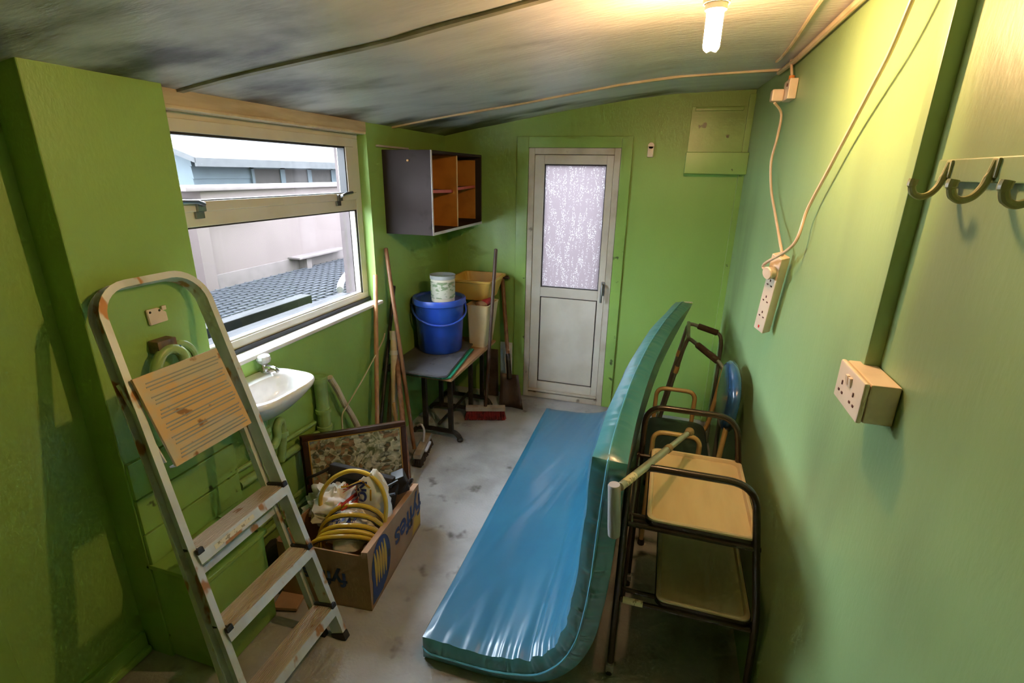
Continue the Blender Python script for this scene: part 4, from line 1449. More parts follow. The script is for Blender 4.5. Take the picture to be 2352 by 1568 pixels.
bi = thing('cream_bin', 'tall cream plastic bin standing at the back of the low table', 'bin', (-1.33, 3.54, 0.555))
b = B()
rect_loft(b, [(-1.322, 3.575, 0.065, 0.105, 0.5555), (-1.306, 3.575, 0.090, 0.122, 0.885), (-1.306, 3.575, 0.094, 0.126, 0.895), (-1.306, 3.575, 0.082, 0.114, 0.895), (-1.32, 3.575, 0.060, 0.10, 0.565)], rad=0.02)
b.obj('bin_body', M['cream_bin'], bi)
b = B()
b.sphere((-1.262, 3.56, 0.905), 0.055, 10, (0.9, 1.3, 0.55))
tag(b.obj('rag', M['red_cloth'], loc=(-1.235, 3.56, 0.875)), 'dark red rag poking out of the cream bin', 'rag')
b = B()
b.sphere((-1.29, 3.50, 0.898), 0.045, 10, (1.1, 0.9, 0.5))
tag(b.obj('brown_rag', M['card'], loc=(-1.29, 3.50, 0.875)), 'small brown rag at the front of the cream bin', 'rag')
ty = thing('yellow_tray', 'deep yellow plastic tray balanced on top of the cream bin', 'tray', (-1.37, 3.56, 0.90))
b = B()
rect_loft(b, [(-1.395, 3.67, 0.135, 0.14, 0.915), (-1.385, 3.67, 0.165, 0.18, 1.055), (-1.385, 3.67, 0.180, 0.195, 1.059), (-1.385, 3.67, 0.182, 0.197, 1.075), (-1.385, 3.67, 0.168, 0.183, 1.075), (-1.39, 3.67, 0.13, 0.135, 0.925)], rad=0.035)
b.obj('tray_body', M['yellow_tray'], ty)

# ------------------------------------------------------------------ brooms, spade and poles
def pole(b, p, q, r, n=12, dome=True):
    p, q = V(p), V(q)
    d = (q - p).normalized()
    b.tube([p, q - d * r * 0.6, q - d * r * 0.2, q], [r, r, r * 0.85, r * 0.45], n)
    return b


def bristles(b, c, ex, ey, hx, hy, z0, z1, nx, ny, flare=0.012):
    ex, ey = V(ex).normalized(), V(ey).normalized()
    for i in range(nx):
        for j in range(ny):
            u, w = -1 + 2 * (i + 0.5) / nx, -1 + 2 * (j + 0.5) / ny
            top = V(c) + ex * u * hx + ey * w * hy
            jit = V((random.uniform(-1, 1), random.uniform(-1, 1), 0)) * 0.004
            bot = top + ex * u * flare + ey * w * flare * 1.3 + jit
            b.tube([(top.x, top.y, z1), (bot.x, bot.y, z0)], [0.0055, 0.0075], 5)
    return b


rb = thing('red_broom', 'broom with dark red bristles and a dark handle beside the spade', 'broom', (-1.20, 3.38, 0))
exb = V((0.94, 0.31, 0))
eyb = V((-0.31, 0.94, 0))
cb0 = V((-1.212, 3.375, 0))
b = B()
b.obox(cb0 + V((0, 0, 0.092)), exb, eyb, (0, 0, 1), 0.155, 0.026, 0.018, 0.006)
b.obj('broom_head', M['broom_block'], rb)
b = B()
bristles(b, cb0, exb, eyb, 0.148, 0.020, 0.004, 0.078, 26, 4)
b.obj('bristles', M['bristle_red'], rb)
b = B()
pole(b, cb0 + V((-0.0, 0.0, 0.10)), px(1139, 571, 1, 3.47), 0.013)
b.obj('handle', M['wood_dark'], rb)

spd = thing('spade', 'rusty spade with a wooden shaft leaning on the back wall beside the door', 'spade', (-1.10, 3.68, 0))
s0, s1 = V((-1.105, 3.66, 0.245)), V((-1.245, YB - 0.035, 1.03))
b = B()
b.tube([s0, s0 + (s1 - s0) * 0.25], [0.022, 0.019], 12)
b.obj('socket', M['black_metal'], spd)
b = B()
b.tube([s0 + (s1 - s0) * 0.24, s1], 0.0165, 12)
b.obj('shaft', M['wood_brown'], spd)
b = B()
b.tube([s1 + V((-0.055, 0, 0.0)), s1 + V((-0.05, 0, 0.012)), s1 + V((0.05, 0, 0.008)), s1 + V((0.055, 0, -0.004))], [0.010, 0.016, 0.016, 0.010], 10)
b.obj('grip', M['wood_dark'], spd)
b = B()
rows = []
for j in range(9):
    t = j / 8
    c = V((-1.105 + 0.03 * t, 3.66 - 0.045 * t, 0.275 - 0.270 * t))
    w = 0.075 + 0.028 * t
    rows.append([(c.x + w * (k / 6 - 0.5) * 2, c.y + 0.018 * (1 - abs(k / 6 - 0.5) * 2), c.z + 0.012 * abs(k / 6 - 0.5) * 2 * (1 - t)) for k in range(7)])
b.loft(rows, closed=False, cap0=False, cap1=False)
bl = b.obj('blade', M['spade'], spd, smooth=60)
sm = bl.modifiers.new('thickness', 'SOLIDIFY')
sm.thickness = 0.004
b = B()
b.obox((-1.208, YB - 0.014, 0.24), (1, 0, 0), (0, 1, 0.02), (0, -0.02, 1), 0.052, 0.006, 0.235, 0.002)
tag(b.obj('white_offcut', M['white_gloss'], loc=(-1.208, YB - 0.014, 0.005)), 'white board offcut standing against the back wall behind the spade', 'board')
b = B()
b.obox((-1.30, 3.80, 0.22), (1, 0, 0), (0, 1, 0.05), (0, -0.05, 1), 0.05, 0.01, 0.215, 0.002)
tag(b.obj('grey_offcut', M['spade'], loc=(-1.30, 3.80, 0.005)), 'grimy grey board behind the red broom', 'board')

# tools leaning under the window end
def lean(name, p, q, r, m, label, cat):
    b = B()
    pole(b, p, q, r)
    mn = min(p[2], q[2])
    return tag(b.obj(name, m, loc=(p[0], p[1], mn)), label, cat)


lean('broom_handle', (-1.60, 2.42, 0.0), tuple(px(862, 630, 0, -1.725)), 0.0145, M['wood_pale'], 'smooth pale wooden pole standing upright nearest the window', 'pole')
bb = thing('black_broom', 'black bristled broom with a long brown handle leaning in the corner', 'broom', (-1.46, 2.74, 0))
exb = V((0.20, -0.98, 0)); eyb = V((0.98, 0.20, 0))
cb1 = V((-1.435, 2.73, 0))
b = B()
b.obox(cb1 + V((0, 0, 0.075)), exb, eyb, (0, 0, 1), 0.15, 0.026, 0.018, 0.006)
b.obj('broom_head', M['broom_block'], bb)
b = B()
bristles(b, cb1, exb, eyb, 0.142, 0.022, 0.004, 0.060, 24, 4)
b.obj('bristles', M['bristle_black'], bb)
b = B()
pole(b, cb1 + V((-0.03, -0.065, 0.08)), px(886, 569, 0, -1.722), 0.0135)
b.obj('handle', M['wood_brown'], bb)
b = B()
b.obox(cb1 + V((0.06, -0.04, 0.10)), exb, eyb, (0, 0, 1), 0.06, 0.008, 0.008, 0.003)
b.tube(cat_rom([cb1 + V((-0.06, 0.05, 0.19)), cb1 + V((-0.02, 0.03, 0.215)), cb1 + V((0.005, 0.02, 0.18)), cb1 + V((0.0, 0.01, 0.10))], 6), 0.007, 8)
b.obj('bracket', M['cup_edge'], bb)
lean('brown_pole', (-1.345, 2.36, 0.0), tuple(px(908, 790, 0, -1.66)), 0.017, M['wood_brown'], 'short thick brown pole leaning behind the cardboard box', 'pole')
lean('black_pole', (-1.66, 2.50, 0.0), tuple(px(905, 656, 0, -1.728)), 0.012, M['black_metal'], 'thin black pole leaning against the wall behind the wooden handles', 'pole')
cp = thing('cream_conduit', 'cream plastic conduit length with coupler leaning among the poles', 'conduit', (-1.62, 2.55, 0))
cA, cB = V((-1.555, 2.56, 0.0)), px(904, 770, 0, -1.655)
b = B()
b.tube([cA, cB], 0.022, 12)
b.obj('tube', M['batten'], cp)
b = B()
dd = (cB - cA).normalized()
b.tube([cB - dd * 0.03, cB + dd * 0.03], 0.026, 12)
b.obj('coupler', M['upvc'], cp)
b = B()
b.tube([cB - dd * 0.13, cB - dd * 0.10], 0.026, 12)
b.obj('coupler', M['upvc'], cp)
b = B()
wl = (px(904, 925, 0, -1.56), px(897, 985, 0, -1.60))
b.obox((wl[0] + V((-1.515, 2.59, 0.0))) / 2, wl[0] - V((-1.515, 2.59, 0.0)), (0, 1, 0), (1, 0, 0.1), (wl[0] - V((-1.515, 2.59, 0.0))).length / 2, 0.012, 0.006, 0.002)
tag(b.obj('wood_lath', M['raw_edge'], loc=(-1.515, 2.59, 0.0)), 'short pale wooden lath at the foot of the conduit', 'lath')
b = B()
b.obox((-1.685, 2.78, 0.36), (0.02, 0.25, 1), (0, 1, -0.25), (1, 0, 0), 0.36, 0.03, 0.009, 0.002)
tag(b.obj('brown_plank', M['wood_brown'], loc=(-1.685, 2.70, 0.0)), 'brown plank leaning behind the long broom handle', 'plank')

# ------------------------------------------------------------------ cardboard box and its contents
bx = thing('cardboard_box', 'open brown cardboard fruit box printed in blue and yellow, full of odds and ends', 'box', (-1.30, 1.78, 0))
Pn, Pf = V((-1.066, 1.486, 0)), V((-1.125, 2.070, 0))
el = (Pf - Pn).normalized()
ew = V((-el.y, el.x, 0))
W, Lb, Hn, Hf, TH = 0.43, (Pf - Pn).length, 0.312, 0.262, 0.007
Pnl, Pfl = Pn + ew * W, Pf + ew * W
up = V((0, 0, 1))
hgt = lambda t: Hn + (Hf - Hn) * t


def wall_slab(p, q, hp_, hq_, inn, nm):
    b = B()
    p, q, inn = V(p), V(q), V(inn) * TH
    b.loft([[p, p + inn, p + inn + up * hp_, p + up * hp_], [q, q + inn, q + inn + up * hq_, q + up * hq_]])
    return b.obj(nm, M['card'], bx, smooth=0)


side = wall_slab(Pn, Pf, Hn, Hf, ew, 'long_side')
wall_slab(Pnl, Pfl, Hn, Hf, -ew, 'long_side')
endp = wall_slab(Pn + ew * TH, Pnl - ew * TH, Hn - 0.022, Hn - 0.012, el, 'end_panel')
wall_slab(Pf + ew * TH, Pfl - ew * TH, Hf, Hf, -el, 'end_panel')
b = B()
b.loft([[Pn + up * 0.002, Pnl + up * 0.002, Pnl + up * 0.008, Pn + up * 0.008], [Pf + up * 0.002, Pfl + up * 0.002, Pfl + up * 0.008, Pf + up * 0.008]])
b.obj('bottom', M['card'], bx, smooth=0)
# double thickness rim folded inwards on the long side
b = B()
b.loft([[Pn + ew * TH + up * (Hn - 0.03), Pn + ew * 0.028 + up * (Hn - 0.03), Pn + ew * 0.028 + up * (Hn + 0.001), Pn - ew * 0.001 + up * (Hn + 0.004)],
        [Pf + ew * TH + up * (Hf - 0.03), Pf + ew * 0.028 + up * (Hf - 0.03), Pf + ew * 0.028 + up * (Hf + 0.001), Pf - ew * 0.001 + up * (Hf + 0.004)]])
b.obj('folded_rim', M['card_edge'], bx, smooth=0)
out = -ew
# printed marks on the outside of the long side (upside down lettering, oval emblem, hand holes)
sp = lambda t, z: Pn + el * (Lb * t) + up * z + out * 0.0012
text_mesh('lettering', 'fyffes', 0.165, sp(0.735, 0.155), -el, -up, M['ink_blue'], side, bold=0.004)
text_mesh('lettering', 'fyffes', 0.105, Pn + ew * 0.215 + up * 0.150 - el * 0.0012, -(-ew), -up, M['ink_blue'], endp, bold=0.003)


def oval(c, eu, ev, ru, rv, off, n=36, inner=None):
    b = B()
    c, eu, ev = V(c), V(eu).normalized(), V(ev).normalized()
    nn = out * off
    pts = [c + eu * ru * math.cos(2 * PI * k / n) + ev * rv * math.sin(2 * PI * k / n) + nn for k in range(n)]
    b.prism(pts, -out * 0.0006)
    return b


b = oval(sp(0.20, 0.165), el, up, 0.095, 0.135, 0.0004)
b.prism([sp(0.02, 0.02) + out * 0.0003, sp(0.20, 0.02) + out * 0.0003, sp(0.27, 0.10) + out * 0.0003, sp(0.05, 0.16) + out * 0.0003], -out * 0.0005)
b.obj('blue_emblem', M['ink_blue'], side, smooth=0)
for k in range(5):
    b = B()
    cen = [sp(0.095 + 0.042 * k + 0.012 * math.sin(PI * j / 8), 0.085 + 0.180 * j / 8) + out * 0.0012 for j in range(9)]
    ring_ = []
    for j, c in enumerate(cen):
        wv = 0.0105 * math.sin(PI * (j + 0.6) / 9.2) + 0.001
        ring_.append([c - el * wv, c + el * wv, c + el * wv - out * 0.0006, c - el * wv - out * 0.0006])
    b.loft(ring_)
    b.obj('yellow_emblem', M['ink_yellow'], side, smooth=0)
b = B()
b.prism([sp(0.80, 0.02) + out * 0.0002, sp(1.0, 0.02) + out * 0.0002, sp(1.0, 0.10) + out * 0.0002, sp(0.86, 0.11) + out * 0.0002], -out * 0.0005)
b.obj('yellow_patch', M['ink_yellow'], side, smooth=0)
for t in (0.335, 0.80):
    b = oval(sp(t, 0.15 if t < 0.5 else 0.11), el, up, 0.011, 0.022, 0.0016)
    b.obj('hand_hole', M['gasket'], side, smooth=0)

# hose: stacked coils plus one upright loop
hs = thing('garden_hose', 'coiled yellow garden hose with grey stripe in the cardboard box', 'hose', (-1.28, 1.72, 0.15))
b = B()
HC = V((-1.24, 1.6, 0.22))
pts = []
for k, (yk, zk, xl, xr) in enumerate(((1.512, 0.300, -1.385, -1.095), (1.530, 0.315, -1.370, -1.100), (1.552, 0.330, -1.375, -1.095), (1.585, 0.362, -1.385, -1.100), (1.615, 0.392, -1.380, -1.105))):
    for i in range(13):                                   # the arch that shows
        a = PI * i / 12
        x = (xl + xr) / 2 - (xr - xl) / 2 * math.cos(a)
        pts.append(V((x, yk + 0.10 * (x - xl) / (xr - xl) + 0.004 * math.sin(3 * a), 0.215 + (zk - 0.215) * math.sin(a) ** 0.8)))
    for i in range(1, 12):                                # and the return underneath
        a = PI * i / 12
        x = (xl + xr) / 2 + (xr - xl) / 2 * math.cos(a)
        pts.append(V((x, yk + 0.012 * i / 12 + 0.10 * (x - xl) / (xr - xl), 0.215 - 0.09 * math.sin(a))))
loop = [pts[-1], V((-1.42, 1.66, 0.28)), V((-1.428, 1.68, 0.39)), V((-1.385, 1.715, 0.465)), V((-1.31, 1.745, 0.505)), V((-1.225, 1.755, 0.505)), V((-1.155, 1.75, 0.465)), V((-1.118, 1.735, 0.40)), V((-1.112, 1.72, 0.33)), V((-1.125, 1.70, 0.22))]
b.tube(pts + cat_rom(loop, 8)[1:], 0.0105, 10)
ho = b.obj('hose', M['hose'], hs)
b = B()
for s0_ in range(0, 5):
    seg = [p + V((0, -0.006, -0.0080)) for p in pts[24 * s0_:24 * s0_ + 13]]
    b.tube(seg, 0.0040, 6)
st_ = b.obj('stripe', M['hose_stripe'], ho)
st_['kind'] = 'stuff'

# carrier bag
cbag = thing('carrier_bag', 'crumpled white carrier bag with red and blue print inside the hose loop', 'bag', (-1.33, 1.80, 0.20))


def crumple(b, c, rx, ry, rz, seed, amp=0.25, nu=36, nv=24):
    rows = []
    for j in range(nv + 1):
        ph = PI * j / nv
        row = []
        for i in range(nu):
            th = 2 * PI * i / nu
            d = V((math.sin(ph) * math.cos(th), math.sin(ph) * math.sin(th), math.cos(ph)))
            k = 1 + amp * noise.noise(d * 1.6 + V((seed, 0, 0))) + amp * 0.55 * (abs(noise.noise(d * 3.4 + V((0, seed, 0)))) - 0.3) + amp * 0.45 * (abs(noise.noise(d * 6.0 + V((0, 0, seed)))) - 0.2)
            row.append((c[0] + rx * d.x * k, c[1] + ry * d.y * k, c[2] + rz * d.z * k))
        rows.append(row)
    b.loft(rows)
    return b


b = B()
crumple(b, (-1.205, 1.765, 0.335), 0.100, 0.05, 0.160, 3.1, 0.38)
b.obj('bag_top', M['bag'], cbag, smooth=50)
b = B()
crumple(b, (-1.40, 1.75, 0.295), 0.150, 0.095, 0.085, 8.4, 0.75)
b.obj('bag_side', M['bag'], cbag, smooth=50)
b = B()
crumple(b, (-1.27, 1.66, 0.25), 0.11, 0.10, 0.085, 5.2, 0.4)
b.obj('bag_front', M['bag'], cbag, smooth=50)
# printing: laid on the camera-facing skin of the bag
fd = V((0.18, -0.93, 0.32)).normalized()
fu = V((0.94, 0.25, 0.20)).normalized()
fu = (fu - fd * fu.dot(fd)).normalized()
fv = fd.cross(fu).normalized()
if fv.z < 0:
    fv = -fv
bp0 = V((-1.212, 1.60, 0.462))
text_mesh('red_print', 'MATERIALS', 0.030, bp0 - fu * 0.036, (fv * 0.96 + fu * 0.28), -fu, M['ink_red'], cbag, depth=0.004, bold=0.0012)
text_mesh('blue_print', 'ON', 0.066, bp0 + fu * 0.006, (fv * 0.96 + fu * 0.28), -fu, M['bag_blue'], cbag, depth=0.004, bold=0.003, shear=0.15)
b = B()
hx = [(-0.045, 0.062), (0.02, 0.058), (0.050, 0.012), (0.036, -0.05)]
for (a0, a1), (c0, c1) in zip(hx, hx[1:]):
    p, q = bp0 + fu * a0 + fv * a1 + fd * 0.006, bp0 + fu * c0 + fv * c1 + fd * 0.006
    d = (q - p).normalized()
    b.obox((p + q) / 2, d, fd.cross(d), fd, (q - p).length / 2 - 0.004, 0.0045, 0.0008)
b.obj('yellow_print', M['bag_yellow'], cbag, smooth=0)
gp = V((-1.250, 1.53, 0.345))
text_mesh('blue_print', 'NIW', 0.055, gp, V((1, 0.05, 0)), V((0, 0.55, 0.83)), M['bag_blue'], cbag, depth=0.012, bold=0.003, shear=-0.25)
text_mesh('red_print', 'RO', 0.030, V((-1.315, 1.632, 0.372)), V((0.8, 0.45, 0.3)), V((-0.3, 0.1, 0.9)), M['ink_red'], cbag, depth=0.012, bold=0.0015)

from mathutils.bvhtree import BVHTree
_vs, _fs = [], []
for o_ in [c for c in cbag.children if c.name.startswith('bag_')]:
    k0 = len(_vs)
    _vs += [v.co.copy() for v in o_.data.vertices]
    _fs += [[k0 + i for i in f.vertices] for f in o_.data.polygons]
_bvh = BVHTree.FromPolygons(_vs, _fs)
for o_ in [c for c in cbag.children if '_print' in c.name]:      # lay the print on the skin of the bag
    ctr_ = sum((v.co for v in o_.data.vertices), V()) / len(o_.data.vertices)
    bm_ = bmesh.new()
    bm_.from_mesh(o_.data)
    bmesh.ops.triangulate(bm_, faces=bm_.faces)
    bmesh.ops.subdivide_edges(bm_, edges=[e for e in bm_.edges if e.calc_length() > 0.008], cuts=2)
    for v in bm_.verts:
        hit = _bvh.ray_cast(v.co + fd * 0.15, -fd)
        if hit[0] is not None:
            v.co = hit[0] + fd * 0.0022
        else:
            v.co = v.co - fd * 0.03
    bm_.to_mesh(o_.data)
    bm_.free()

# black bag and cables behind the hose
kb = thing('black_holdall', 'black folded case leaning in the box in front of the picture', 'case', (-1.38, 1.88, 0.25))
b = B()
ka, kc = V((-1.475, 1.825, 0.455)), V((-1.17, 1.90, 0.385))
kd = (kc - ka)
b.obox((ka + kc) / 2 + V((0, 0, -0.012)), kd, (0.2, -0.9, 0.3), kd.cross(V((0.2, -0.9, 0.3))), kd.length / 2, 0.028, 0.026, 0.008)
b.obj('case_ridge', M['black_cloth'], kb)
b = B()
b.obox((ka + kc) / 2 + V((0.0, -0.01, -0.10)), kd, (0.2, -0.9, 0.3), kd.cross(V((0.2, -0.9, 0.3))), kd.length / 2 + 0.01, 0.022, 0.085, 0.012)
b.obj('case_body', M['black_cloth'], kb)
b = B()
b.tube(cat_rom([ka + V((0.02, 0, 0)), ka + V((-0.06, -0.03, -0.045)), ka + V((-0.12, -0.03, -0.08)), ka + V((-0.13, -0.02, -0.12))], 6), 0.008, 8)
b.obj('strap', M['black_cloth'], kb)
kc_ = thing('black_cables', 'tangle of black cables in the cardboard box by its far side', 'cable', (-1.2, 1.95, 0.25))
for k in range(5):
    b = B()
    rnd = random.Random(k + 3)
    pts = [V((-1.44 + 0.075 * j + rnd.uniform(-0.01, 0.01), 1.80 + 0.03 * k * 0.5 + rnd.uniform(-0.03, 0.05), 0.315 + 0.012 * k + 0.045 * math.sin(j * 0.8 + k) + rnd.uniform(-0.01, 0.015))) for j in range(5)]
    b.tube(cat_rom(pts, 6), 0.007, 7)
    b.obj('cable', M['hose_stripe'] if k % 2 else M['black_plastic'], kc_)
b = B()
b.tube(cat_rom([(-1.13, 1.93, 0.33), (-1.115, 1.96, 0.36), (-1.12, 2.0, 0.335), (-1.145, 1.99, 0.29)], 6), 0.006, 7)
b.obj('cable', M['black_plastic'], kc_)
fx_ = thing('dark_gadget', 'small black gadget wedged at the right of the box', 'gadget', (-1.155, 1.93, 0.30))
b = B()
b.obox((-1.165, 1.955, 0.345), (0.8, 0.5, 0.3), (-0.5, 0.8, 0.1), (-0.2, -0.2, 0.95), 0.035, 0.035, 0.05, 0.008)
b.obj('gadget_body', M['black_plastic'], fx_)

# framed picture
pcx = thing('framed_picture', 'dark wooden framed busy print standing in the cardboard box', 'picture', (-1.45, 2.05, 0.2))
TL, TR = px(692, 1002, 2, 0.548), px(930, 966, 2, 0.548)
BR, BL = px(948, 1150, 2, 0.10), px(706, 1165, 2, 0.10)
eh = (TR - TL).normalized()
wid = (TR - TL).length
ev = ((TL + TR) / 2 - (BL + BR) / 2)
ev = (ev - eh * ev.dot(eh)).normalized()
enp = eh.cross(ev).normalized()
if enp.y > 0:
    enp = -enp
hgt_p = 0.535
pc_ = (TL + TR) / 2 - ev * hgt_p / 2


def frame_bar(c, eu, hu, hv, hn, m, nm, par, bev=0.004):
    b = B()
    b.obox(c, eu, enp, V(eu).cross(enp), hu, hn, hv, bev)
    return b.obj(nm, m, par)


fw = 0.014
for sgn in (-1, 1):
    frame_bar(pc_ + ev * sgn * (hgt_p / 2 - fw), eh, wid / 2, fw, 0.011, M['frame_wood'], 'frame_rail', pcx)
    frame_bar(pc_ + eh * sgn * (wid / 2 - fw), ev, hgt_p / 2 - 2 * fw, fw, 0.011, M['frame_wood'], 'frame_rail', pcx)
    frame_bar(pc_ + ev * sgn * (hgt_p / 2 - 2 * fw - 0.003) + enp * 0.002, eh, wid / 2 - 2 * fw, 0.003, 0.006, M['frame_gilt'], 'gilt_slip', pcx, 0.001)
    frame_bar(pc_ + eh * sgn * (wid / 2 - 2 * fw - 0.003) + enp * 0.002, ev, hgt_p / 2 - 2 * fw, 0.003, 0.006, M['frame_gilt'], 'gilt_slip', pcx, 0.001)
b = B()
b.obox(pc_, eh, enp, ev, wid / 2 - 2 * fw, 0.002, hgt_p / 2 - 2 * fw)
b.obj('print', M['print'], pcx, smooth=0)
b = B()
b.obox(pc_ - enp * 0.030 - eh * 0.012 - ev * 0.010, eh, enp, ev, wid / 2, 0.012, hgt_p / 2, 0.003)
tag(b.obj('dark_board', M['frame_wood'], loc=tuple(pc_ - ev * hgt_p / 2)), 'second dark frame tucked behind the framed print', 'picture')

# cardboard scrap and dark bag behind the ladder
b = B()
b.obox((-1.445, 1.425, 0.012), (1, 0.25, 0.0), (-0.25, 1, 0), (0, 0, 1), 0.055, 0.06, 0.008, 0.002)
tag(b.obj('cardboard_scrap', M['card_edge'], loc=(-1.445, 1.425, 0.003)), 'flat cardboard scrap on the floor behind the ladder', 'cardboard')
b = B()
crumple(b, (-1.605, 1.56, 0.095), 0.075, 0.11, 0.085, 2.2, 0.2)
tag(b.obj('dark_sack', M['black_cloth'], loc=(-1.60, 1.56, 0.0), smooth=60), 'dark sack on the floor under the basin', 'sack')

# ------------------------------------------------------------------ folded teal mattress
mt = thing('vinyl_mattress', 'long teal vinyl mattress bent up from the floor to stand on edge', 'mattress', (-0.45, 2.4, 0))
# section at the near end (x, z): centre line, thickness 0.115
cen = cat_rom([(-0.750, 0, 0.058), (-0.62, 0, 0.058), (-0.48, 0, 0.062), (-0.375, 0, 0.080), (-0.275, 0, 0.118), (-0.196, 0, 0.205), (-0.150, 0, 0.315), (-0.128, 0, 0.44), (-0.113, 0, 0.60), (-0.105, 0, 0.80), (-0.093, 0, 1.035)], 8)
# resample evenly
acc = [0.0]
for p, q in zip(cen, cen[1:]):
    acc.append(acc[-1] + (q - p).length)
TOT = acc[-1]


def cat_s(s):
    d = max(0.0, min(1.0, s)) * TOT
    for i in range(len(acc) - 1):
        if d <= acc[i + 1] + 1e-9:
            t = (d - acc[i]) / (acc[i + 1] - acc[i])
            return cen[i] + (cen[i + 1] - cen[i]) * t, (cen[i + 1] - cen[i]).normalized()
    return cen[-1], (cen[-1] - cen[-2]).normalized()


Y0, Y1, MT = 1.352, 3.50, 0.115


def shift(y, z):
    t = (y - Y0) / (Y1 - Y0)
    return (0.02 * t + 0.235 * t * t) * (max(0.0, z - 0.10) / 0.93) ** 1.15


def mpt(s, v, off):
    """point on the mattress: s across (floor edge -> top edge), v along, off from centre plane (-1..1)"""
    c, t = cat_s(s)
    y = Y0 + (Y1 - Y0) * v
    nrm = V((-t.z, 0, t.x))                      # towards the inside of the bend
    d = MT / 2 * off
    if off > 0:
        near = math.exp(-(y - Y0) / 0.36)
        bend = math.exp(-((s - 0.33) / 0.17) ** 2)
        d += 0.0045 * near * bend * math.sin(s * 118 + 1.6 * math.sin(y * 3)) * (1 - near * 0.25)
        d += 0.0030 * bend * math.sin(s * 52 + y * 1.1) * math.exp(-(y - Y0) / 0.9)
        bz = math.exp(-((s - 0.36) / 0.20) ** 2)
        d += 0.0036 * bz * math.exp(-(y - Y0) / 0.055) * math.sin(s * 270 + 2.0 * math.sin(s * 31)) * min(1.0, (y - Y0) / 0.012 + 0.35)
        d += 0.0042 * bz * math.exp(-(y - Y0) / 0.40) * math.sin((s - 0.33) * (95 - 25 * (y - Y0)) + noise.noise((y * 3, s * 5, 1.0)) * 1.5)
        d += 0.0035 * max(0.0, noise.noise((s * 30 - y * 5.0, y * 1.6, 7.7)))
        d += 0.004 * noise.noise((s * 7 + y * 1.5, y * 2.2 - s * 4, 0.3)) + 0.003 * noise.noise((s * 14, y * 3.5, 4.3))
        e = min(s, 1 - s, v, 1 - v)
        d -= 0.010 * max(0.0, 1 - e / 0.02)
    p = c + nrm * d
    z = p.z
    if off > -0.5:
        z = p.z
    return V((p.x + shift(y, p.z), y, max(z, 0.002)))


b = B()
NS, NV = 260, 110
ins = [[mpt(i / NS, j / NV, 1.0) for i in range(NS + 1)] for j in range(NV + 1)]
ous = [[mpt(i / NS, j / NV, -1.0) for i in range(NS + 1)] for j in range(NV + 1)]
b.loft(ins, closed=False, cap0=False, cap1=False)
b.loft(ous, closed=False, cap0=False, cap1=False)
cover = b.obj('cover', M['vinyl'], mt, smooth=80)


def band(fn, count, wr=0.0, outv=V((0, -1, 0))):
    rows = []
    for i in range(count + 1):
        row = []
        for k in range(9):
            o = 1 - 2 * k / 8
            p = fn(i / count, o)
            tt = i / count
            ends = min(1.0, (min(tt, 1 - tt) / 0.03)) ** 0.5
            bulge = 0.020 * ends * (1 - o * o) + ends * wr * (1 - o * o) * (math.sin(i / count * 190 + 3 * math.sin(i * 0.37)) * 0.5 + 0.8 * noise.noise((i * 0.21, o * 1.5, 2.0)))
            row.append(p + outv * bulge)
        rows.append(row)
    return rows


b = B()
b.loft(band(lambda t, o: mpt(t, 0, o), NS, 0.0035, V((0, -1, 0))), closed=False, cap0=False, cap1=False)
b.loft(band(lambda t, o: mpt(t, 1, o), NS, 0.0, V((0, 1, 0))), closed=False, cap0=False, cap1=False)
b.loft(band(lambda t, o: mpt(1, t, o), 150, 0.0045, V((0, 0, 1))), closed=False, cap0=False, cap1=False)
b.loft(band(lambda t, o: mpt(0, t, o), NV, 0.0, V((-1, 0, 0))), closed=False, cap0=False, cap1=False)
b.obj('side_band', M['vinyl_side_lit'], mt, smooth=80)
b = B()
b.tube([mpt(t / 90, 0, 0.0) + V((0, -0.0225 * min(1.0, min(t, 90 - t) / 2.7) ** 0.5, 0)) for t in range(91)], 0.0042, 6)
b.tube([mpt(1, t / 60, 0.0) + V((0, 0, 0.0225 * min(1.0, min(t, 60 - t) / 1.8) ** 0.5)) for t in range(61)], 0.0026, 6)
b.obj('piping', M['piping'], mt)
b = B()
p0 = mpt(1, 0.985, -0.6)
b.obox(p0 + V((0, 0, 0.0165)), (1, 0, 0), (0, 1, 0), (0, 0, 1), 0.026, 0.012, 0.0015)
b.obj('care_label', M['sticker'], mt)

# ------------------------------------------------------------------ two-tray trolley
tr = thing('tray_trolley', 'two-tier trolley with dark brown tube frame and beech trays by the right wall', 'trolley', (0.16, 1.76, 0))
TN, TFy = 1.50, 1.99
for yy, nm in ((TN, 'near'), (TFy, 'far')):
    pts = fillet([(-0.030 if nm == 'near' else 0.0, yy, 0.075), (-0.030 if nm == 'near' else 0.0, yy, 0.945 if nm == 'near' else 0.938), (0.352, yy, 0.945 if nm == 'near' else 0.938), (0.432, yy, 0.42), (0.446, yy, 0.075)], 0.085, 8)
    b = B()
    b.tube(pts, 0.0125, 12)
    b.obj('hoop', M['brown_tube'], tr)
    for xx in (-0.030 if nm == 'near' else 0.0, 0.440):
        b = B()
        b.lathe([(0.0, 0), (0.011, 0.0), (0.011, 0.03), (0.0, 0.03)], (xx, yy, 0.055), n=12)
        b.box(xx - 0.015, xx + 0.015, yy - 0.014, yy + 0.014, 0.028, 0.062, 0.004)
        cs = b.obj('castor', M['grip_grey'], tr)
        b = B()
        b.lathe([(0.0, -0.011), (0.022, -0.011), (0.026, -0.006), (0.026, 0.006), (0.022, 0.011), (0.0, 0.011)], (xx, yy + 0.01, 0.027), (1, 0, 0), 18)
        b.obj('wheel', M['black_plastic'], cs)
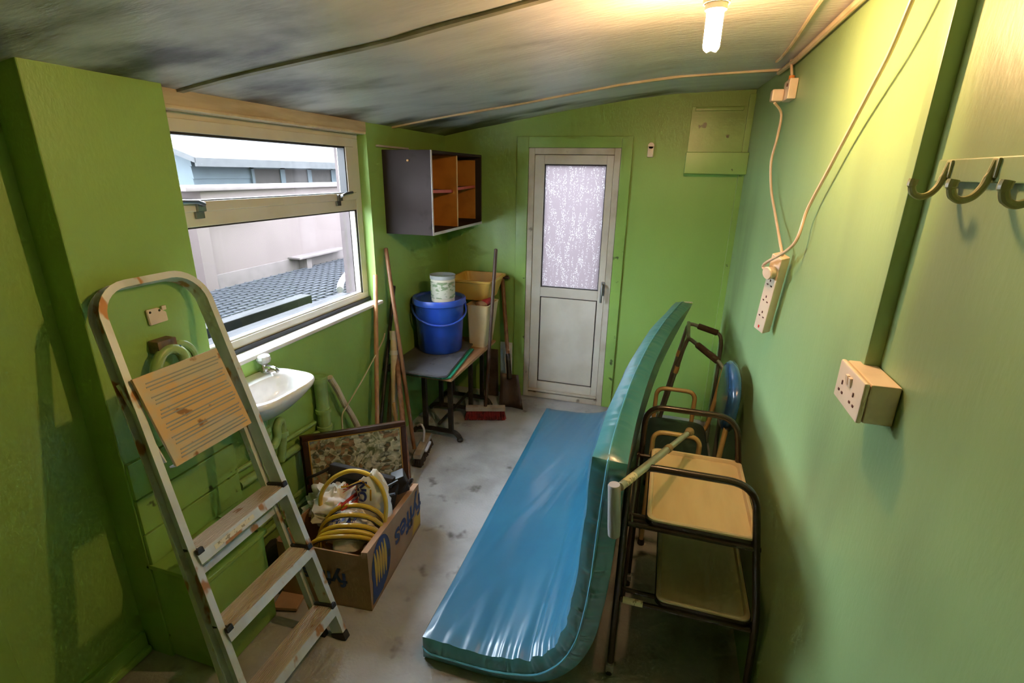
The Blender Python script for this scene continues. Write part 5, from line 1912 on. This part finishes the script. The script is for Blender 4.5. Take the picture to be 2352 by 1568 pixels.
for zt_, dx0, dx1 in ((0.735, 0.04, 0.405), (0.405, 0.105, 0.432)):
    for yy in (TN, TN + 0.05, TFy - 0.02):
        b = B()
        b.tube([(-0.018, yy, zt_ - 0.022), (0.40 if zt_ > 0.5 else 0.42, yy, zt_ - 0.022)], 0.009, 10)
        rl = b.obj('rail', M['brown_tube'], tr)
    for xx in (-0.010, 0.39 if zt_ > 0.5 else 0.42):
        b = B()
        b.tube([(xx, TN, zt_ - 0.022), (xx, TFy, zt_ - 0.022)], 0.008, 8)
        b.obj('side_bar', M['brown_tube'], tr)
    b = B()
    dx0 -= 0.012
    cx, cy, hx_, hy_ = (dx0 + dx1) / 2, (TN + TFy) / 2 + 0.008, (dx1 - dx0) / 2 - 0.012, (TFy - TN) / 2 + 0.002
    lv = [(cx, cy, hx_, hy_, zt_ - 0.012), (cx, cy, hx_, hy_, zt_ + 0.008), (cx, cy, hx_ - 0.006, hy_ - 0.006, zt_ + 0.011), (cx, cy, hx_ - 0.012, hy_ - 0.012, zt_ + 0.009), (cx, cy, hx_ - 0.017, hy_ - 0.017, zt_ - 0.002), (cx, cy, hx_ - 0.030, hy_ - 0.030, zt_ - 0.004)]
    rect_loft(b, [(cx, cy, hx_ - 0.012, hy_ - 0.012, zt_ - 0.012), (cx, cy, hx_ - 0.014, hy_ - 0.014, zt_ - 0.0035)], rad=0.030)
    ty_ = b.obj('tray', M['tray_wood'], tr)
    b = B()
    rect_loft(b, lv[:5] + [(cx, cy, hx_ - 0.017, hy_ - 0.017, zt_ - 0.012)], rad=0.030)
    b.bm.faces.ensure_lookup_table()
    big = [f for f in b.bm.faces if len(f.verts) > 8]
    bmesh.ops.delete(b.bm, geom=big, context='FACES_ONLY')
    b.obj('tray_rim', M['tray_edge'], ty_)
    b = B()
    rect_loft(b, [(cx, cy, hx_ + 0.004, hy_ + 0.004, zt_ - 0.016), (cx, cy, hx_ + 0.004, hy_ + 0.004, zt_ + 0.001), (cx, cy, hx_ - 0.004, hy_ - 0.004, zt_ + 0.002), (cx, cy, hx_ - 0.004, hy_ - 0.004, zt_ - 0.016)], rad=0.032)
    b.obj('tray_edging', M['brown_tube'], ty_)
b = B()
b.tube([(-0.008, TN, 0.383), (0.062, TN, 0.383)], 0.0115, 12)
b.obj('rail_label', M['sticker'], tr)

# ------------------------------------------------------------------ walking stick lying across the trolley
ws = thing('walking_stick', 'grey adjustable walking stick with a moulded handle lying across the trolley', 'walking stick', (0.0, 1.5, 0.72))
W0 = px(1424, 1118, 1, 1.295)
W1 = px(1583, 992, 1, 1.93)
dw = (W1 - W0).normalized()
Lw = (W1 - W0).length
b = B()
b.tube([W0, W0 + dw * Lw * 0.62], 0.0125, 14)
b.obj('outer_tube', M['stick_tube'], ws)
b = B()
b.tube([W0 + dw * Lw * 0.62, W1], 0.0105, 14)
b.obj('inner_tube', M['stick_tube'], ws)
b = B()
b.tube([W0 + dw * Lw * 0.60, W0 + dw * Lw * 0.645], 0.0145, 14)
b.obj('locking_collar', M['ferrule'], ws)
b = B()
b.tube([W1 - dw * 0.03, W1 - dw * 0.005, W1 + dw * 0.006, W1 + dw * 0.012], [0.0125, 0.016, 0.0185, 0.017], 14)
b.obj('ferrule', M['ferrule'], ws)
b = B()
b.tube([W0 + dw * 0.03, W0 + dw * 0.105], 0.0129, 14)
b.obj('label_band', M['sticker'], ws)
for k in range(6):
    b = B()
    b.sphere(W0 + dw * (Lw * 0.34 + 0.022 * k) + V((0.004, -0.003, -0.0115)), 0.0024, 5)
    b.obj('adjuster_hole', M['gasket'], ws)
b = B()
hb = px(1410, 1232, 1, 1.285)
ht = px(1411, 1112, 1, 1.285)
hd_ = (hb - ht).normalized()
b.tube([ht, ht + hd_ * 0.004, ht + hd_ * 0.06, hb - hd_ * 0.03, hb - hd_ * 0.006, hb], [0.0165, 0.0185, 0.0185, 0.019, 0.018, 0.012], 16)
b.obj('moulded_handle', M['grip_grey'], ws)

# ------------------------------------------------------------------ commode style armchair with cream tubes
ch = thing('tubular_armchair', 'cream tube armchair with dark seat and blue back pad behind the trolley', 'chair', (0.15, 2.58, 0))
YN_, YFa = 2.30, 2.86
for yy in (YFa, YN_):
    b = B()
    b.tube(fillet([(0.046, yy, 0.012), (0.046, yy, 0.665), (0.262, yy, 0.665), (0.255, yy, 0.012)], 0.055, 8), 0.0125, 12)
    b.obj('arm_frame', M['cream_tube'], ch)
    for xx in (0.046, 0.255):
        b = B()
        b.lathe([(0, 0), (0.018, 0), (0.016, 0.03), (0, 0.03)], (xx, yy, 0), n=12)
        b.obj('rubber_foot', M['black_plastic'], ch)
b = B()
b.tube(fillet([(0.046, YN_, 0.42), (0.22, YN_, 0.42), (0.33, YN_ + 0.02, 0.425), (0.352, YN_ + 0.02, 0.50), (0.385, YN_ + 0.06, 0.86), (0.405, YN_ + 0.10, 0.88), (0.405, YFa - 0.10, 0.88), (0.385, YFa - 0.06, 0.86), (0.352, YFa - 0.02, 0.50), (0.33, YFa - 0.02, 0.425), (0.22, YFa, 0.42), (0.046, YFa, 0.42)], 0.05, 6), 0.0125, 12)
b.obj('back_frame', M['cream_tube'], ch)
b = B()
b.tube([(0.046, YN_, 0.425), (0.046, YFa, 0.425)], 0.011, 10)
b.obj('seat_rail', M['cream_tube'], ch)
b = B()
rect_loft(b, [(0.168, 2.58, 0.145, 0.25, 0.438), (0.168, 2.58, 0.162, 0.262, 0.446), (0.168, 2.58, 0.166, 0.265, 0.468), (0.168, 2.58, 0.158, 0.258, 0.486), (0.168, 2.58, 0.12, 0.22, 0.494)], rad=0.07)
b.obj('seat', M['seat_vinyl'], ch)
b = B()
rings = []
for (dx, sc) in ((-0.034, 0.72), (-0.028, 0.90), (-0.012, 0.99), (0.006, 1.0), (0.016, 0.94), (0.019, 0.80)):
    rings.append([(0.388 + dx + 0.06 * (0.155 * sc * math.copysign(abs(math.sin(a)) ** 0.8, math.sin(a))), 2.52 + 0.23 * sc * math.copysign(abs(math.cos(a)) ** 0.8, math.cos(a)), 0.815 + 0.155 * sc * math.copysign(abs(math.sin(a)) ** 0.8, math.sin(a))) for a in [2 * PI * k / 40 for k in range(40)]])
b.loft(rings)
b.obj('back_pad', M['back_vinyl'], ch, smooth=70)

# ------------------------------------------------------------------ walking frame behind the mattress
wf = thing('zimmer_walker', 'grey walking frame with brown foam grips in the far right corner', 'walking frame', (0.25, 3.35, 0))
A1, A2 = V((0.205, 3.24, 0.875)), V((0.385, 2.98, 0.815))
Bq1, Bq2 = V((0.215, 3.56, 0.885)), V((0.425, 3.53, 0.835))
b = B()
b.tube(fillet([(0.045, 3.26, 0.012), (0.185, 3.235, 0.80), A1, A2, (0.418, 2.94, 0.76), (0.43, 2.94, 0.012)], 0.05, 6), 0.0125, 10)
b.obj('near_side', M['walker_tube'], wf)
b = B()
b.tube(fillet([(0.07, 3.62, 0.012), (0.20, 3.57, 0.80), Bq1, Bq2, (0.440, 3.52, 0.77), (0.440, 3.52, 0.012)], 0.04, 6), 0.0125, 10)
b.obj('far_side', M['walker_tube'], wf)
b = B()
b.tube([A1, Bq1], 0.012, 10)
b.obj('front_bar', M['walker_tube'], wf)
b = B()
b.tube([(0.075, 3.25, 0.20), (0.095, 3.61, 0.20)], 0.010, 8)
b.obj('lower_bar', M['walker_tube'], wf)
for p, q in ((A1, A2), (Bq1, Bq2)):
    b = B()
    d = q - p
    b.tube([p + d * 0.30, p + d * 0.32, p + d * 0.90, p + d * 0.92], [0.017, 0.0205, 0.0205, 0.017], 12)
    b.obj('foam_grip', M['foam'], wf)
for p, q in (((0.045, 3.26, 0.012), (0.185, 3.235, 0.80)), ((0.07, 3.62, 0.012), (0.20, 3.57, 0.80))):
    p, q = V(p), V(q)
    b = B()
    b.tube([p + (q - p) * 0.78, p + (q - p) * 0.84], 0.0165, 10)
    b.obj('height_collar', M['cream_tube'], wf)
